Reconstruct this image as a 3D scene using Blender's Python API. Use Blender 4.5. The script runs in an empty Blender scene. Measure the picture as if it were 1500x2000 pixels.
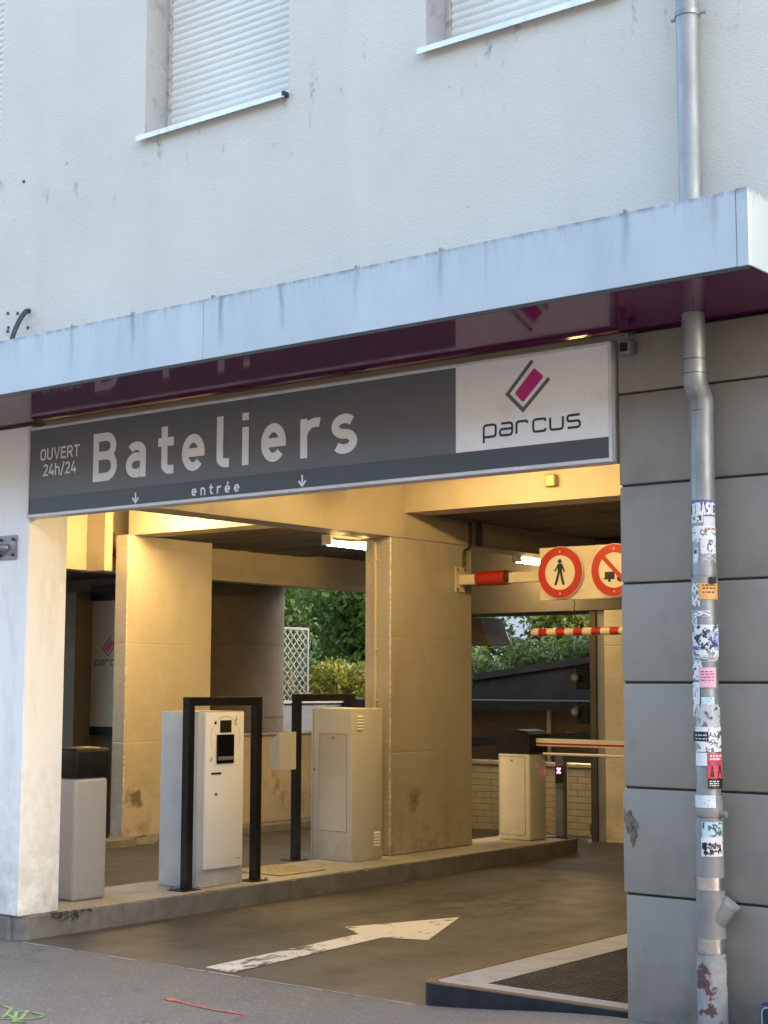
import bpy, bmesh, math, random
import numpy as np
from mathutils import Vector, Matrix
rad = math.radians
sc = bpy.context.scene
col = sc.collection

# ------------------------------------------------------------------ camera, sky, sun, exposure
cam_d = bpy.data.cameras.new('camera'); cam = bpy.data.objects.new('camera', cam_d); col.objects.link(cam)
YAW, PITCH, ROLL = 0.66705, 0.10887, 0.00298
fw0 = Vector((-math.sin(YAW), math.cos(YAW), 0)); rt0 = Vector((math.cos(YAW), math.sin(YAW), 0)); zu = Vector((0, 0, 1))
fwd = fw0 * math.cos(PITCH) + zu * math.sin(PITCH); up0 = -fw0 * math.sin(PITCH) + zu * math.cos(PITCH)
rt = rt0 * math.cos(ROLL) + up0 * math.sin(ROLL); up = -rt0 * math.sin(ROLL) + up0 * math.cos(ROLL)
cam.matrix_world = Matrix(((rt.x, up.x, -fwd.x, 4.05), (rt.y, up.y, -fwd.y, -7.11), (rt.z, up.z, -fwd.z, 1.65), (0, 0, 0, 1)))
cam_d.sensor_fit = 'VERTICAL'; cam_d.sensor_height = 36; cam_d.sensor_width = 27
cam_d.lens = 3080.8 / 2000 * 36; cam_d.clip_end = 2000; cam_d.clip_start = .05
sc.camera = cam

world = bpy.data.worlds.new('World'); sc.world = world; world.use_nodes = True
wn = world.node_tree; wn.nodes.clear()
sky = wn.nodes.new('ShaderNodeTexSky'); sky.sky_type = 'NISHITA'; sky.sun_disc = False
SUN_EL, SUN_AZ = rad(20), rad(65)          # azimuth measured clockwise from +Y
sky.sun_elevation = SUN_EL; sky.sun_rotation = SUN_AZ
sky.air_density = 1.0; sky.dust_density = 5.0; sky.ozone_density = 1.0
bg = wn.nodes.new('ShaderNodeBackground'); bg.inputs[1].default_value = .15
wo = wn.nodes.new('ShaderNodeOutputWorld')
wn.links.new(sky.outputs[0], bg.inputs[0]); wn.links.new(bg.outputs[0], wo.inputs[0])
sd = bpy.data.lights.new('sun', 'SUN'); sun = bpy.data.objects.new('sun', sd); col.objects.link(sun)
sd.energy = .5; sd.angle = rad(60); sd.color = (1, .96, .91)
sdir = Vector((math.sin(SUN_AZ) * math.cos(SUN_EL), math.cos(SUN_AZ) * math.cos(SUN_EL), math.sin(SUN_EL)))
sun.rotation_euler = (-sdir).to_track_quat('-Z', 'Y').to_euler()
LAMP = 22.5                                  # strength of the warm tube lamps
sc.view_settings.view_transform = 'Standard'; sc.view_settings.look = 'None'
sc.view_settings.gamma = 1; sc.view_settings.exposure = 2.88; sc.view_settings.use_curve_mapping = False
sc.render.engine = 'CYCLES'
sc.cycles.use_denoising = True; sc.cycles.max_bounces = 8; sc.cycles.diffuse_bounces = 5
sc.cycles.glossy_bounces = 4; sc.cycles.transmission_bounces = 4; sc.cycles.sample_clamp_indirect = 6

# ------------------------------------------------------------------ materials
MATS = {}
def newmat(name):
    m = bpy.data.materials.new(name); m.use_nodes = True; MATS[name] = m
    nt = m.node_tree; b = nt.nodes['Principled BSDF']
    return m, nt, b
def N(nt, t, **kw):
    n = nt.nodes.new(t)
    for k, v in kw.items(): setattr(n, k, v)
    return n
def math_n(nt, op, a, b=None, clamp=False):
    n = N(nt, 'ShaderNodeMath', operation=op); n.use_clamp = clamp
    for i, v in enumerate((a, b)):
        if v is None: continue
        if isinstance(v, (int, float)): n.inputs[i].default_value = v
        else: nt.links.new(v, n.inputs[i])
    return n.outputs[0]
def mapr(nt, v, a, b, c=0., d=1.):
    n = N(nt, 'ShaderNodeMapRange'); n.clamp = True
    nt.links.new(v, n.inputs[0])
    for i, q in enumerate((a, b, c, d)): n.inputs[i + 1].default_value = q
    return n.outputs[0]
def coords(nt, scale=(1, 1, 1)):
    g = N(nt, 'ShaderNodeNewGeometry'); mp = N(nt, 'ShaderNodeMapping')
    nt.links.new(g.outputs['Position'], mp.inputs[0]); mp.inputs['Scale'].default_value = scale
    return mp.outputs[0]
def noise(nt, scale, detail=4, rough=.55, stretch=(1, 1, 1)):
    n = N(nt, 'ShaderNodeTexNoise'); n.inputs['Scale'].default_value = scale
    n.inputs['Detail'].default_value = detail; n.inputs['Roughness'].default_value = rough
    nt.links.new(coords(nt, stretch), n.inputs['Vector']); return n.outputs[0]
def mixc(nt, fac, a, b, mode='MIX'):
    n = N(nt, 'ShaderNodeMix', data_type='RGBA', blend_type=mode)
    for i, v in ((0, fac), (6, a), (7, b)):
        if isinstance(v, (int, float)): n.inputs[i].default_value = v
        elif isinstance(v, tuple): n.inputs[i].default_value = (*v[:3], 1)
        else: nt.links.new(v, n.inputs[i])
    return n.outputs[2]
def bump(nt, b, h, strength=.3, dist=.01):
    n = N(nt, 'ShaderNodeBump'); n.inputs['Strength'].default_value = strength; n.inputs['Distance'].default_value = dist
    nt.links.new(h, n.inputs['Height'])
    prev = b.inputs['Normal'].links
    if prev: nt.links.new(prev[0].from_socket, n.inputs['Normal'])
    nt.links.new(n.outputs[0], b.inputs['Normal'])
def sepxyz(nt):
    s = N(nt, 'ShaderNodeSeparateXYZ'); nt.links.new(coords(nt), s.inputs[0]); return s.outputs
def scl(c, k): return tuple(min(1, x * k) for x in c)
def pm(name, c, rough=.6, metal=0., var=.12, vs=3., bmp=0., bs=60., bd=.004, dirt=None, ds=2.5, da=.5, stretch=(1, 1, 1), coat=0., spec=.5):
    m, nt, b = newmat(name)
    o = mixc(nt, mapr(nt, noise(nt, vs, 5, .6, stretch), .3, .7), scl(c, 1 - var), scl(c, 1 + var))
    if dirt: o = mixc(nt, mapr(nt, noise(nt, ds, 6, .65, stretch), .52, .75, 0, da), o, dirt)
    nt.links.new(o, b.inputs['Base Color'])
    b.inputs['Metallic'].default_value = metal; b.inputs['Specular IOR Level'].default_value = spec
    nt.links.new(mapr(nt, noise(nt, vs * 2.3, 3), .3, .7, max(.02, rough * .85), min(1, rough * 1.15)), b.inputs['Roughness'])
    if coat: b.inputs['Coat Weight'].default_value = coat
    if bmp: bump(nt, b, noise(nt, bs, 3), bmp, bd)
    return m
def emit(name, c, s):
    m, nt, b = newmat(name); b.inputs['Base Color'].default_value = (*c, 1)
    b.inputs['Emission Color'].default_value = (*c, 1); b.inputs['Emission Strength'].default_value = s
    return m

# rough white render of the upper wall, rain streaks and mould spots under the sills
m, nt, b = newmat('stucco')
x, y, z = sepxyz(nt)
o = mixc(nt, mapr(nt, noise(nt, 1.1, 5), .3, .7), (.575, .575, .515), (.635, .635, .575))
o = mixc(nt, mapr(nt, noise(nt, 3., 5, .6, (1, 1, .12)), .5, .8, 0, .2), o, (.45, .45, .43))
under = math_n(nt, 'MULTIPLY', mapr(nt, z, 4.75, 5.25), mapr(nt, z, 5.5, 5.3))
spots = mapr(nt, noise(nt, 9, 5, .7, (1, 1, .45)), .61, .72, 0, .75)
o = mixc(nt, math_n(nt, 'MULTIPLY', under, spots), o, (.12, .12, .12))
o = mixc(nt, mapr(nt, noise(nt, 14, 2, .5), .75, .78, 0, .5), o, (.2, .2, .2))
o = mixc(nt, math_n(nt, 'MULTIPLY', mapr(nt, z, 4.25, 3.85), mapr(nt, noise(nt, 6, 5, .65, (1, 1, .3)), .5, .75, 0, .4)), o, (.3, .31, .3))
nt.links.new(o, b.inputs['Base Color']); b.inputs['Roughness'].default_value = .92
bump(nt, b, noise(nt, 95, 3, .6), .7, .006); bump(nt, b, noise(nt, 9, 3), .25, .01)

# coated sheet metal of the canopy fascia with dark run marks from its top edge
m, nt, b = newmat('fascia_metal')
x, y, z = sepxyz(nt)
o = mixc(nt, mapr(nt, noise(nt, 2., 4, .6, (1, 1, .25)), .3, .7), (.41, .485, .525), (.465, .54, .58))
strk = mapr(nt, noise(nt, 11, 2, .5, (1, 0, .02)), .66, .74)
fine = mapr(nt, noise(nt, 45, 3, .6, (1, 1, .03)), .5, .75, 0, .45)
topm = mapr(nt, z, 3.5, 3.83); top2 = mapr(nt, z, 3.72, 3.83)
o = mixc(nt, math_n(nt, 'MULTIPLY', math_n(nt, 'MULTIPLY', strk, topm), .8), o, (.13, .145, .16))
o = mixc(nt, math_n(nt, 'MULTIPLY', topm, mapr(nt, noise(nt, 7, 5, .65, (1, 1, .25)), .48, .72, 0, .45)), o, (.27, .31, .34))
o = mixc(nt, math_n(nt, 'MULTIPLY', fine, top2), o, (.16, .18, .2))
wob = math_n(nt, 'MULTIPLY', math_n(nt, 'SUBTRACT', noise(nt, 6, 3), .5), .05); xw = math_n(nt, 'ADD', x, wob)
for xi, k in ((-3.317, .5), (-2.779, .8), (-2.05, .75), (-1.594, .85), (-1.072, .5), (-.524, .6), (.531, .7), (-4.1, .6), (.98, .5)):
    ln = mapr(nt, math_n(nt, 'ABSOLUTE', math_n(nt, 'SUBTRACT', xw, xi)), .026, .004)
    o = mixc(nt, math_n(nt, 'MULTIPLY', math_n(nt, 'MULTIPLY', ln, mapr(nt, z, 3.52, 3.80)), k * .6), o, (.10, .115, .125))
edge = math_n(nt, 'MULTIPLY', mapr(nt, z, 3.795, 3.822), mapr(nt, noise(nt, 18, 4, .7, (1, 1, .2)), .38, .6, 0, .85))
o = mixc(nt, edge, o, (.15, .165, .18))
nt.links.new(o, b.inputs['Base Color']); b.inputs['Metallic'].default_value = .25
nt.links.new(mapr(nt, noise(nt, 8, 3, .5, (1, 1, .3)), .3, .7, .45, .58), b.inputs['Roughness'])
bump(nt, b, noise(nt, 2.2, 2), .3, .025)

m, nt, b = newmat('purple_soffit')
b.inputs['Base Color'].default_value = (.085, .002, .055, 1); b.inputs['Specular Tint'].default_value = (1, .25, .8, 1)
b.inputs['Specular IOR Level'].default_value = .2
bump(nt, b, noise(nt, 1.6, 2), .10, .012)
nt.links.new(mapr(nt, noise(nt, 5, 4), .35, .75, .04, .16), b.inputs['Roughness'])

pm('white_pillar', (.90, .90, .87), .6, var=.04, vs=2, bmp=.25, bs=25, bd=.004, dirt=(.42, .41, .4), ds=5, da=.35, stretch=(1, 1, .3))
pm('reveal_paint', (.35, .355, .345), .8, var=.08, bmp=.2, bs=60, dirt=(.16, .15, .14), ds=6, da=.7)
pm('shutter', (.70, .72, .66), .35, var=.05, vs=2)
pm('sill_metal', (.68, .71, .73), .35, metal=.3, var=.08, dirt=(.25, .23, .2), ds=9, da=.5)
pm('rail_dirty', (.42, .39, .36), .6, var=.2, vs=20, dirt=(.08, .07, .06), ds=22, da=.9)
m = pm('grey_panel', (.27, .254, .22), .55, var=.05, vs=1.5, bmp=.12, bs=30, bd=.003, dirt=(.15, .145, .14), ds=3.2, da=.5)
nt = m.node_tree; b = nt.nodes['Principled BSDF']; src = b.inputs['Base Color'].links[0].from_socket
src = mixc(nt, mapr(nt, noise(nt, 16, 4, .7), .735, .75, 0, .8), src, (.6, .6, .6))
src = mixc(nt, mapr(nt, noise(nt, 5, 5, .6, (1, 1, .15)), .58, .78, 0, .4), src, (.33, .325, .32))
oi = N(nt, 'ShaderNodeObjectInfo'); src = mixc(nt, 1.0, src, mixc(nt, oi.outputs['Random'], (.90, .90, .90), (1.06, 1.05, 1.03)), 'MULTIPLY')
x, y, z = sepxyz(nt)
src = mixc(nt, math_n(nt, 'MULTIPLY', mapr(nt, z, .6, .0), mapr(nt, noise(nt, 5, 6, .7), .45, .7, 0, .6)), src, (.11, .10, .09))
nt.links.new(src, b.inputs['Base Color'])
pm('joint_dark', (.03, .03, .03), .9, var=.2)
pm('galvanised', (.29, .31, .325), .5, metal=.6, var=.3, vs=11, dirt=(.12, .125, .13), ds=7, da=.8, bmp=.15, bs=14, stretch=(1, 1, .25))
pm('galvanised_new', (.33, .35, .355), .6, metal=.6, var=.2, vs=5, stretch=(1, 1, .2), dirt=(.25, .26, .27), ds=4, da=.5)
pm('pvc_grey', (.20, .195, .19), .5, var=.06, vs=4, dirt=(.13, .13, .13), ds=6, da=.5)
m = pm('old_castiron', (.27, .27, .27), .75, var=.2, vs=12, bmp=.5, bs=30, bd=.006)
nt = m.node_tree; b = nt.nodes['Principled BSDF']; src = b.inputs['Base Color'].links[0].from_socket
src = mixc(nt, mapr(nt, noise(nt, 7, 5, .65), .53, .56), src, (.10, .055, .045))
src = mixc(nt, mapr(nt, noise(nt, 45, 4, .65), .62, .66, 0, .9), src, (.42, .40, .37)); nt.links.new(src, b.inputs['Base Color'])
pm('band_steel', (.6, .6, .6), .22, metal=1, var=.15, vs=14)

# asphalt, drive slab, kerbs
m, nt, b = newmat('asphalt')
o = mixc(nt, mapr(nt, noise(nt, .9, 5), .3, .7), (.118, .112, .103), (.158, .15, .14))
vo = N(nt, 'ShaderNodeTexVoronoi'); vo.inputs['Scale'].default_value = 85; nt.links.new(coords(nt), vo.inputs['Vector'])
o = mixc(nt, mapr(nt, vo.outputs['Color'], .72, .95, 0, .6), o, (.30, .295, .29))
o = mixc(nt, mapr(nt, noise(nt, 4, 6, .7), .6, .7, 0, .5), o, (.03, .028, .027))
o = mixc(nt, mapr(nt, noise(nt, 12, 3, .6), .71, .735, 0, .8), o, (.02, .018, .018))
nt.links.new(o, b.inputs['Base Color']); b.inputs['Roughness'].default_value = .85
bump(nt, b, vo.outputs['Distance'], .5, .004); bump(nt, b, noise(nt, 3, 3), .2, .02)

m, nt, b = newmat('drive_concrete')
x, y, z = sepxyz(nt)
o = mixc(nt, mapr(nt, noise(nt, .7, 6, .6), .3, .7), (.054, .050, .047), (.082, .076, .071))
o = mixc(nt, mapr(nt, noise(nt, 2.2, 6, .7), .55, .72, 0, .45), o, (.10, .094, .088))
ln = N(nt, 'ShaderNodeMath', operation='PINGPONG'); nt.links.new(math_n(nt, 'ADD', x, .1), ln.inputs[0]); ln.inputs[1].default_value = .85
o = mixc(nt, math_n(nt, 'MULTIPLY', mapr(nt, ln.outputs[0], .012, .004), mapr(nt, noise(nt, 5, 4), .4, .6)), o, (.13, .12, .11))
ln2 = N(nt, 'ShaderNodeMath', operation='PINGPONG'); nt.links.new(math_n(nt, 'ADD', y, .35), ln2.inputs[0]); ln2.inputs[1].default_value = 1.3
o = mixc(nt, math_n(nt, 'MULTIPLY', mapr(nt, ln2.outputs[0], .014, .005), mapr(nt, noise(nt, 6, 4), .42, .6)), o, (.12, .11, .10))
o = mixc(nt, math_n(nt, 'MULTIPLY', mapr(nt, y, 1.6, .0), mapr(nt, noise(nt, 1.6, 5, .6), .3, .65, .2, .75)), o, (.10, .094, .087))  # entrance daylight painted in: slab colour lightens towards the street
wx = math_n(nt, 'ADD', x, math_n(nt, 'MULTIPLY', math_n(nt, 'SUBTRACT', noise(nt, .8, 3), .5), .5))
for xt in (-3.75, -2.15):
    tk = mapr(nt, math_n(nt, 'ABSOLUTE', math_n(nt, 'SUBTRACT', wx, xt)), .26, .08)
    o = mixc(nt, math_n(nt, 'MULTIPLY', tk, mapr(nt, noise(nt, 5, 5, .65, (1, .12, 1)), .35, .65, .1, .6)), o, (.026, .024, .022))
vc = N(nt, 'ShaderNodeTexVoronoi', feature='DISTANCE_TO_EDGE'); vc.inputs['Scale'].default_value = .55; mxv = N(nt, 'ShaderNodeVectorMath', operation='ADD'); nz = N(nt, 'ShaderNodeTexNoise'); nz.inputs['Scale'].default_value = 2.2; nt.links.new(coords(nt), nz.inputs['Vector']); nt.links.new(coords(nt), mxv.inputs[0]); nt.links.new(nz.outputs['Color'], mxv.inputs[1]); nt.links.new(mxv.outputs[0], vc.inputs['Vector'])
o = mixc(nt, math_n(nt, 'MULTIPLY', mapr(nt, vc.outputs['Distance'], .006, .002), mapr(nt, noise(nt, 1.3, 3), .45, .6, 0, .8)), o, (.015, .014, .013))
o = mixc(nt, mapr(nt, noise(nt, 10, 4, .65), .70, .73, 0, .7), o, (.018, .016, .015))
dx = math_n(nt, 'MULTIPLY', math_n(nt, 'ADD', x, 3.3), .8); dy = math_n(nt, 'MULTIPLY', math_n(nt, 'SUBTRACT', y, 3.5), .62)
d2 = math_n(nt, 'SQRT', math_n(nt, 'ADD', math_n(nt, 'MULTIPLY', dx, dx), math_n(nt, 'MULTIPLY', dy, dy)))
oil = math_n(nt, 'MULTIPLY', mapr(nt, d2, 1.0, .1), mapr(nt, noise(nt, 6.5, 4, .6), .47, .53))
o = mixc(nt, math_n(nt, 'MULTIPLY', oil, .85), o, (.022, .019, .017))
nt.links.new(o, b.inputs['Base Color'])
nt.links.new(mapr(nt, noise(nt, 3, 5), .3, .7, .5, .66), b.inputs['Roughness']); b.inputs['Specular IOR Level'].default_value = .35
bump(nt, b, noise(nt, 120, 2), .12, .002); bump(nt, b, noise(nt, 2, 3), .1, .01)

m = pm('kerb_concrete', (.175, .168, .158), .85, var=.25, vs=5, bmp=.5, bs=45, bd=.006, dirt=(.10, .095, .09), ds=7, da=.75)
nt = m.node_tree; b = nt.nodes['Principled BSDF']; src = b.inputs['Base Color'].links[0].from_socket
x, y, z = sepxyz(nt)
dd = math_n(nt, 'ADD', math_n(nt, 'ABSOLUTE', math_n(nt, 'MULTIPLY', math_n(nt, 'SUBTRACT', y, .42), 2.2)), math_n(nt, 'ABSOLUTE', math_n(nt, 'MULTIPLY', math_n(nt, 'SUBTRACT', z, .045), 7)))
chip = mapr(nt, math_n(nt, 'ADD', dd, math_n(nt, 'MULTIPLY', noise(nt, 13, 5, .7), 1.6)), 1.32, 1.22)
src = mixc(nt, math_n(nt, 'MULTIPLY', chip, mapr(nt, noise(nt, 26, 4, .7), .42, .5)), src, (.035, .033, .03)); nt.links.new(src, b.inputs['Base Color'])
pm('island_top', (.36, .335, .29), .8, var=.12, vs=3, bmp=.3, bs=60, bd=.003, dirt=(.2, .18, .15), ds=4, da=.5)
m = pm('beige_paint', (.48, .43, .345), .36, var=.07, vs=1.5, bmp=.5, bs=6, bd=.02, dirt=(.33, .29, .22), ds=1.6, da=.55, stretch=(1, 1, .5))
nt = m.node_tree; b = nt.nodes['Principled BSDF']; src = b.inputs['Base Color'].links[0].from_socket; x, y, z = sepxyz(nt)
low = mapr(nt, z, .95, .05)
src = mixc(nt, math_n(nt, 'MULTIPLY', low, mapr(nt, noise(nt, 3.2, 6, .7), .50, .72, 0, .75)), src, (.17, .145, .11))
src = mixc(nt, math_n(nt, 'MULTIPLY', mapr(nt, math_n(nt, 'ABSOLUTE', math_n(nt, 'SUBTRACT', z, .42)), .3, .12), mapr(nt, noise(nt, 2.1, 5, .62), .6, .68, 0, .8)), src, (.09, .08, .065))
src = mixc(nt, mapr(nt, noise(nt, 26, 4, .7), .70, .73, 0, .6), src, (.72, .68, .6))
def cheb(cx, cy): return math_n(nt, 'MAXIMUM', math_n(nt, 'ABSOLUTE', math_n(nt, 'SUBTRACT', x, cx)), math_n(nt, 'ABSOLUTE', math_n(nt, 'SUBTRACT', y, cy)))
dc = math_n(nt, 'MINIMUM', cheb(-5.16, 4.69), cheb(-8.95, 4.82))
src = mixc(nt, mapr(nt, math_n(nt, 'ADD', dc, math_n(nt, 'MULTIPLY', noise(nt, 24, 4, .7), .07)), .046, .038, 0, .85), src, (.74, .71, .65))
nt.links.new(src, b.inputs['Base Color'])
fl = N(nt, 'ShaderNodeMath', operation='PINGPONG'); nt.links.new(math_n(nt, 'ADD', z, .07), fl.inputs[0]); fl.inputs[1].default_value = .54
bump(nt, b, mapr(nt, fl.outputs[0], 0, .012), .5, .006); bump(nt, b, noise(nt, 22, 4, .65), .3, .008); bump(nt, b, noise(nt, 2.2, 2), .4, .03)
pm('beam_paint', (.50, .43, .31), .5, var=.07, vs=2, bmp=.2, bs=12, bd=.01, dirt=(.38, .32, .22), ds=3, da=.5, stretch=(1, 1, .6))
pm('dark_concrete', (.085, .078, .07), .85, var=.2, vs=2, bmp=.3, bs=30, dirt=(.06, .055, .05), ds=1.5, da=.6)
pm('brown_wall', (.16, .12, .075), .8, var=.15, vs=2, bmp=.2, bs=20, dirt=(.08, .06, .04), ds=2, da=.6)
pm('ramp_dark', (.026, .024, .022), .85, var=.25, vs=2, bmp=.3, bs=20, dirt=(.025, .024, .022), ds=2, da=.6)
pm('grey_wall', (.20, .205, .22), .8, var=.1, vs=2, bmp=.2, bs=30)
m = pm('dark_board', (.085, .062, .042), .6, var=.35, vs=2.5, bmp=.3, bs=14, stretch=(.15, 2.5, 1))
pm('brick_paint', (.30, .275, .22), .6, var=.1, vs=8, bmp=.2, bs=50, dirt=(.2, .17, .12), ds=5, da=.5)
pm('mortar', (.19, .17, .135), .95, var=.2)

# sign and equipment
pm('sign_grey', (.115, .12, .125), .42, var=.03, vs=1)
pm('sign_strip', (.055, .066, .075), .42, var=.04, vs=1)
pm('sign_white', (.80, .80, .79), .4, var=.04, vs=1.5, dirt=(.45, .45, .45), ds=5, da=.3)
pm('sign_letter', (.74, .74, .73), .45, var=.03)
pm('sign_frame', (.62, .63, .65), .4, metal=.2, var=.06, dirt=(.35, .34, .33), ds=7, da=.4)
pm('logo_grey', (.11, .12, .12), .5, var=.03); pm('logo_black', (.02, .025, .03), .5, var=.03)
pm('logo_magenta', (.50, .012, .19), .4, var=.05)
pm('powder_black', (.008, .008, .010), .5, spec=.25, var=.3, vs=9, dirt=(.03, .028, .026), ds=12, da=.4)
pm('cab_bluegrey', (.56, .58, .59), .42, var=.04, vs=2, dirt=(.3, .3, .3), ds=3, da=.3)
pm('cab_grey', (.38, .385, .40), .42, var=.05, vs=2, dirt=(.26, .26, .26), ds=4, da=.35)
pm('cab_white', (.9, .89, .86), .4, var=.03, vs=2)
pm('cab_beige', (.6, .58, .52), .45, var=.04, vs=2, dirt=(.4, .37, .31), ds=3, da=.3)
pm('cab_line', (.2, .19, .17), .7, var=.1)
pm('screen_black', (.006, .006, .007), .12, var=.1); pm('screen_dim', (.035, .022, .02), .2, var=.1)
pm('checker_plate', (.42, .35, .2), .5, metal=.4, var=.2, vs=14, bmp=.8, bs=45, bd=.006, dirt=(.2, .15, .08), ds=8, da=.6)
pm('ink_green', (.35, .45, .06), .5); pm('ink_grey', (.35, .34, .3), .6)
pm('red_paint', (.36, .018, .012), .45, var=.12, vs=6); pm('sign_red', (.48, .035, .016), .35, var=.06)
pm('cream_paint', (.68, .60, .45), .45, var=.06, vs=5, dirt=(.45, .38, .26), ds=8, da=.4)
pm('sign_face', (.72, .66, .52), .4, var=.03); pm('sign_black', (.014, .014, .016), .5, var=.1)
pm('arm_white', (.72, .70, .66), .35, var=.03); pm('arm_red', (.40, .02, .02), .4, var=.08)
pm('steel_navy', (.026, .032, .042), .45, metal=.5, var=.4, vs=6, dirt=(.10, .07, .05), ds=9, da=.4)
pm('steel_rust', (.12, .078, .05), .6, metal=.4, var=.35, vs=8, bmp=.2, bs=60)
pm('plat_concrete', (.38, .36, .34), .8, var=.12, vs=4, bmp=.4, bs=50, dirt=(.2, .18, .15), ds=6, da=.5)
pm('grate_steel', (.085, .09, .095), .5, metal=.7, var=.25, vs=9)
pm('pit_dark', (.015, .015, .016), .9)
pm('lamp_body', (.6, .58, .5), .4, var=.05); pm('conduit_cream', (.58, .5, .36), .5, var=.08); pm('conduit_dark', (.06, .05, .04), .5, metal=.4, var=.2)
pm('device_grey', (.16, .17, .19), .5, var=.1); pm('brass', (.32, .26, .14), .5, metal=.6, var=.2)
pm('blue_box', (.008, .026, .06), .3, var=.1); pm('blue_edge', (.35, .36, .4), .35, metal=.4); pm('pale_blue', (.45, .66, .8), .4)
pm('rubber_black', (.025, .028, .03), .55, var=.2)
emit('lamp_glow', (1.0, .67, .26), LAMP); emit('lamp_glow_lane', (1.0, .67, .26), LAMP * .75); emit('lamp_glow_exit', (1.0, .67, .26), LAMP * 1.6)
emit('display_red', (1., .05, .12), 6); emit('exit_glow', (.7, 1., .8), 3)

def low_dirt(name, z0, z1, c, k=.7, sc_=6):
    nt = MATS[name].node_tree; b = nt.nodes['Principled BSDF']; src = b.inputs['Base Color'].links[0].from_socket; x, y, z = sepxyz(nt)
    f = math_n(nt, 'MULTIPLY', mapr(nt, z, z1, z0), mapr(nt, noise(nt, sc_, 6, .7), .35, .68, 0, k))
    nt.links.new(mixc(nt, f, src, c), b.inputs['Base Color'])
low_dirt('white_pillar', .06, .75, (.30, .28, .25), .75); low_dirt('white_pillar', .9, 1.3, (.5, .5, .48), .3, 14)
for q in ('cab_grey', 'cab_bluegrey', 'cab_beige', 'cab_white'): low_dirt(q, .05, .3, (.19, .175, .15), .5)
low_dirt('powder_black', .05, .6, (.06, .055, .048), .7); low_dirt('beam_paint', 3.05, 3.12, (.3, .25, .17), .5)
def paint(name, c, wear=.5, sc_=14):
    m, nt, b = newmat(name)
    k = mapr(nt, math_n(nt, 'ADD', noise(nt, sc_, 6, .72, (1, .45, 1)), math_n(nt, 'MULTIPLY', math_n(nt, 'SUBTRACT', noise(nt, 1.7, 2), .5), .45)), wear, wear + .06)
    k2 = mapr(nt, noise(nt, 3.5, 5, .65), .62, .68, 0, .8)
    o = mixc(nt, k, c, (.10, .092, .084)); o = mixc(nt, k2, o, scl(c, .55))
    nt.links.new(o, b.inputs['Base Color']); b.inputs['Roughness'].default_value = .7
    return m
paint('road_white', (.60, .59, .56), .555); paint('road_red', (.55, .10, .09), .54, 20); paint('road_green', (.20, .34, .12), .52, 22)

def leafmat(name, a, b_, tr=.35):
    m, nt, b = newmat(name)
    g = N(nt, 'ShaderNodeNewGeometry')
    o = mixc(nt, g.outputs['Random Per Island'], a, b_)
    nt.links.new(o, b.inputs['Base Color']); b.inputs['Roughness'].default_value = .55
    t = N(nt, 'ShaderNodeBsdfTranslucent'); nt.links.new(o, t.inputs[0])
    mx = N(nt, 'ShaderNodeMixShader'); mx.inputs[0].default_value = tr
    nt.links.new(b.outputs[0], mx.inputs[1]); nt.links.new(t.outputs[0], mx.inputs[2])
    nt.links.new(mx.outputs[0], nt.nodes['Material Output'].inputs[0]); return m
leafmat('leaf_green', (.06, .12, .022), (.15, .23, .045), .45); leafmat('leaf_dark', (.035, .08, .022), (.08, .15, .035), .45)
leafmat('leaf_yellow', (.30, .27, .03), (.16, .19, .03)); leafmat('leaf_hedge', (.05, .10, .02), (.13, .17, .04))
pm('bark', (.05, .042, .035), .9, var=.3, vs=8, bmp=.6, bs=20, bd=.02)
pm('trellis_grey', (.15, .155, .16), .5, var=.08)
pm('far_wall', (.62, .60, .58), .8, var=.05); pm('far_glass', (.12, .15, .18), .1); pm('far_trim', (.7, .7, .7), .6)
pm('soil', (.06, .05, .035), .95, var=.3, vs=3, bmp=.4, bs=8, bd=.03)

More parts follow.
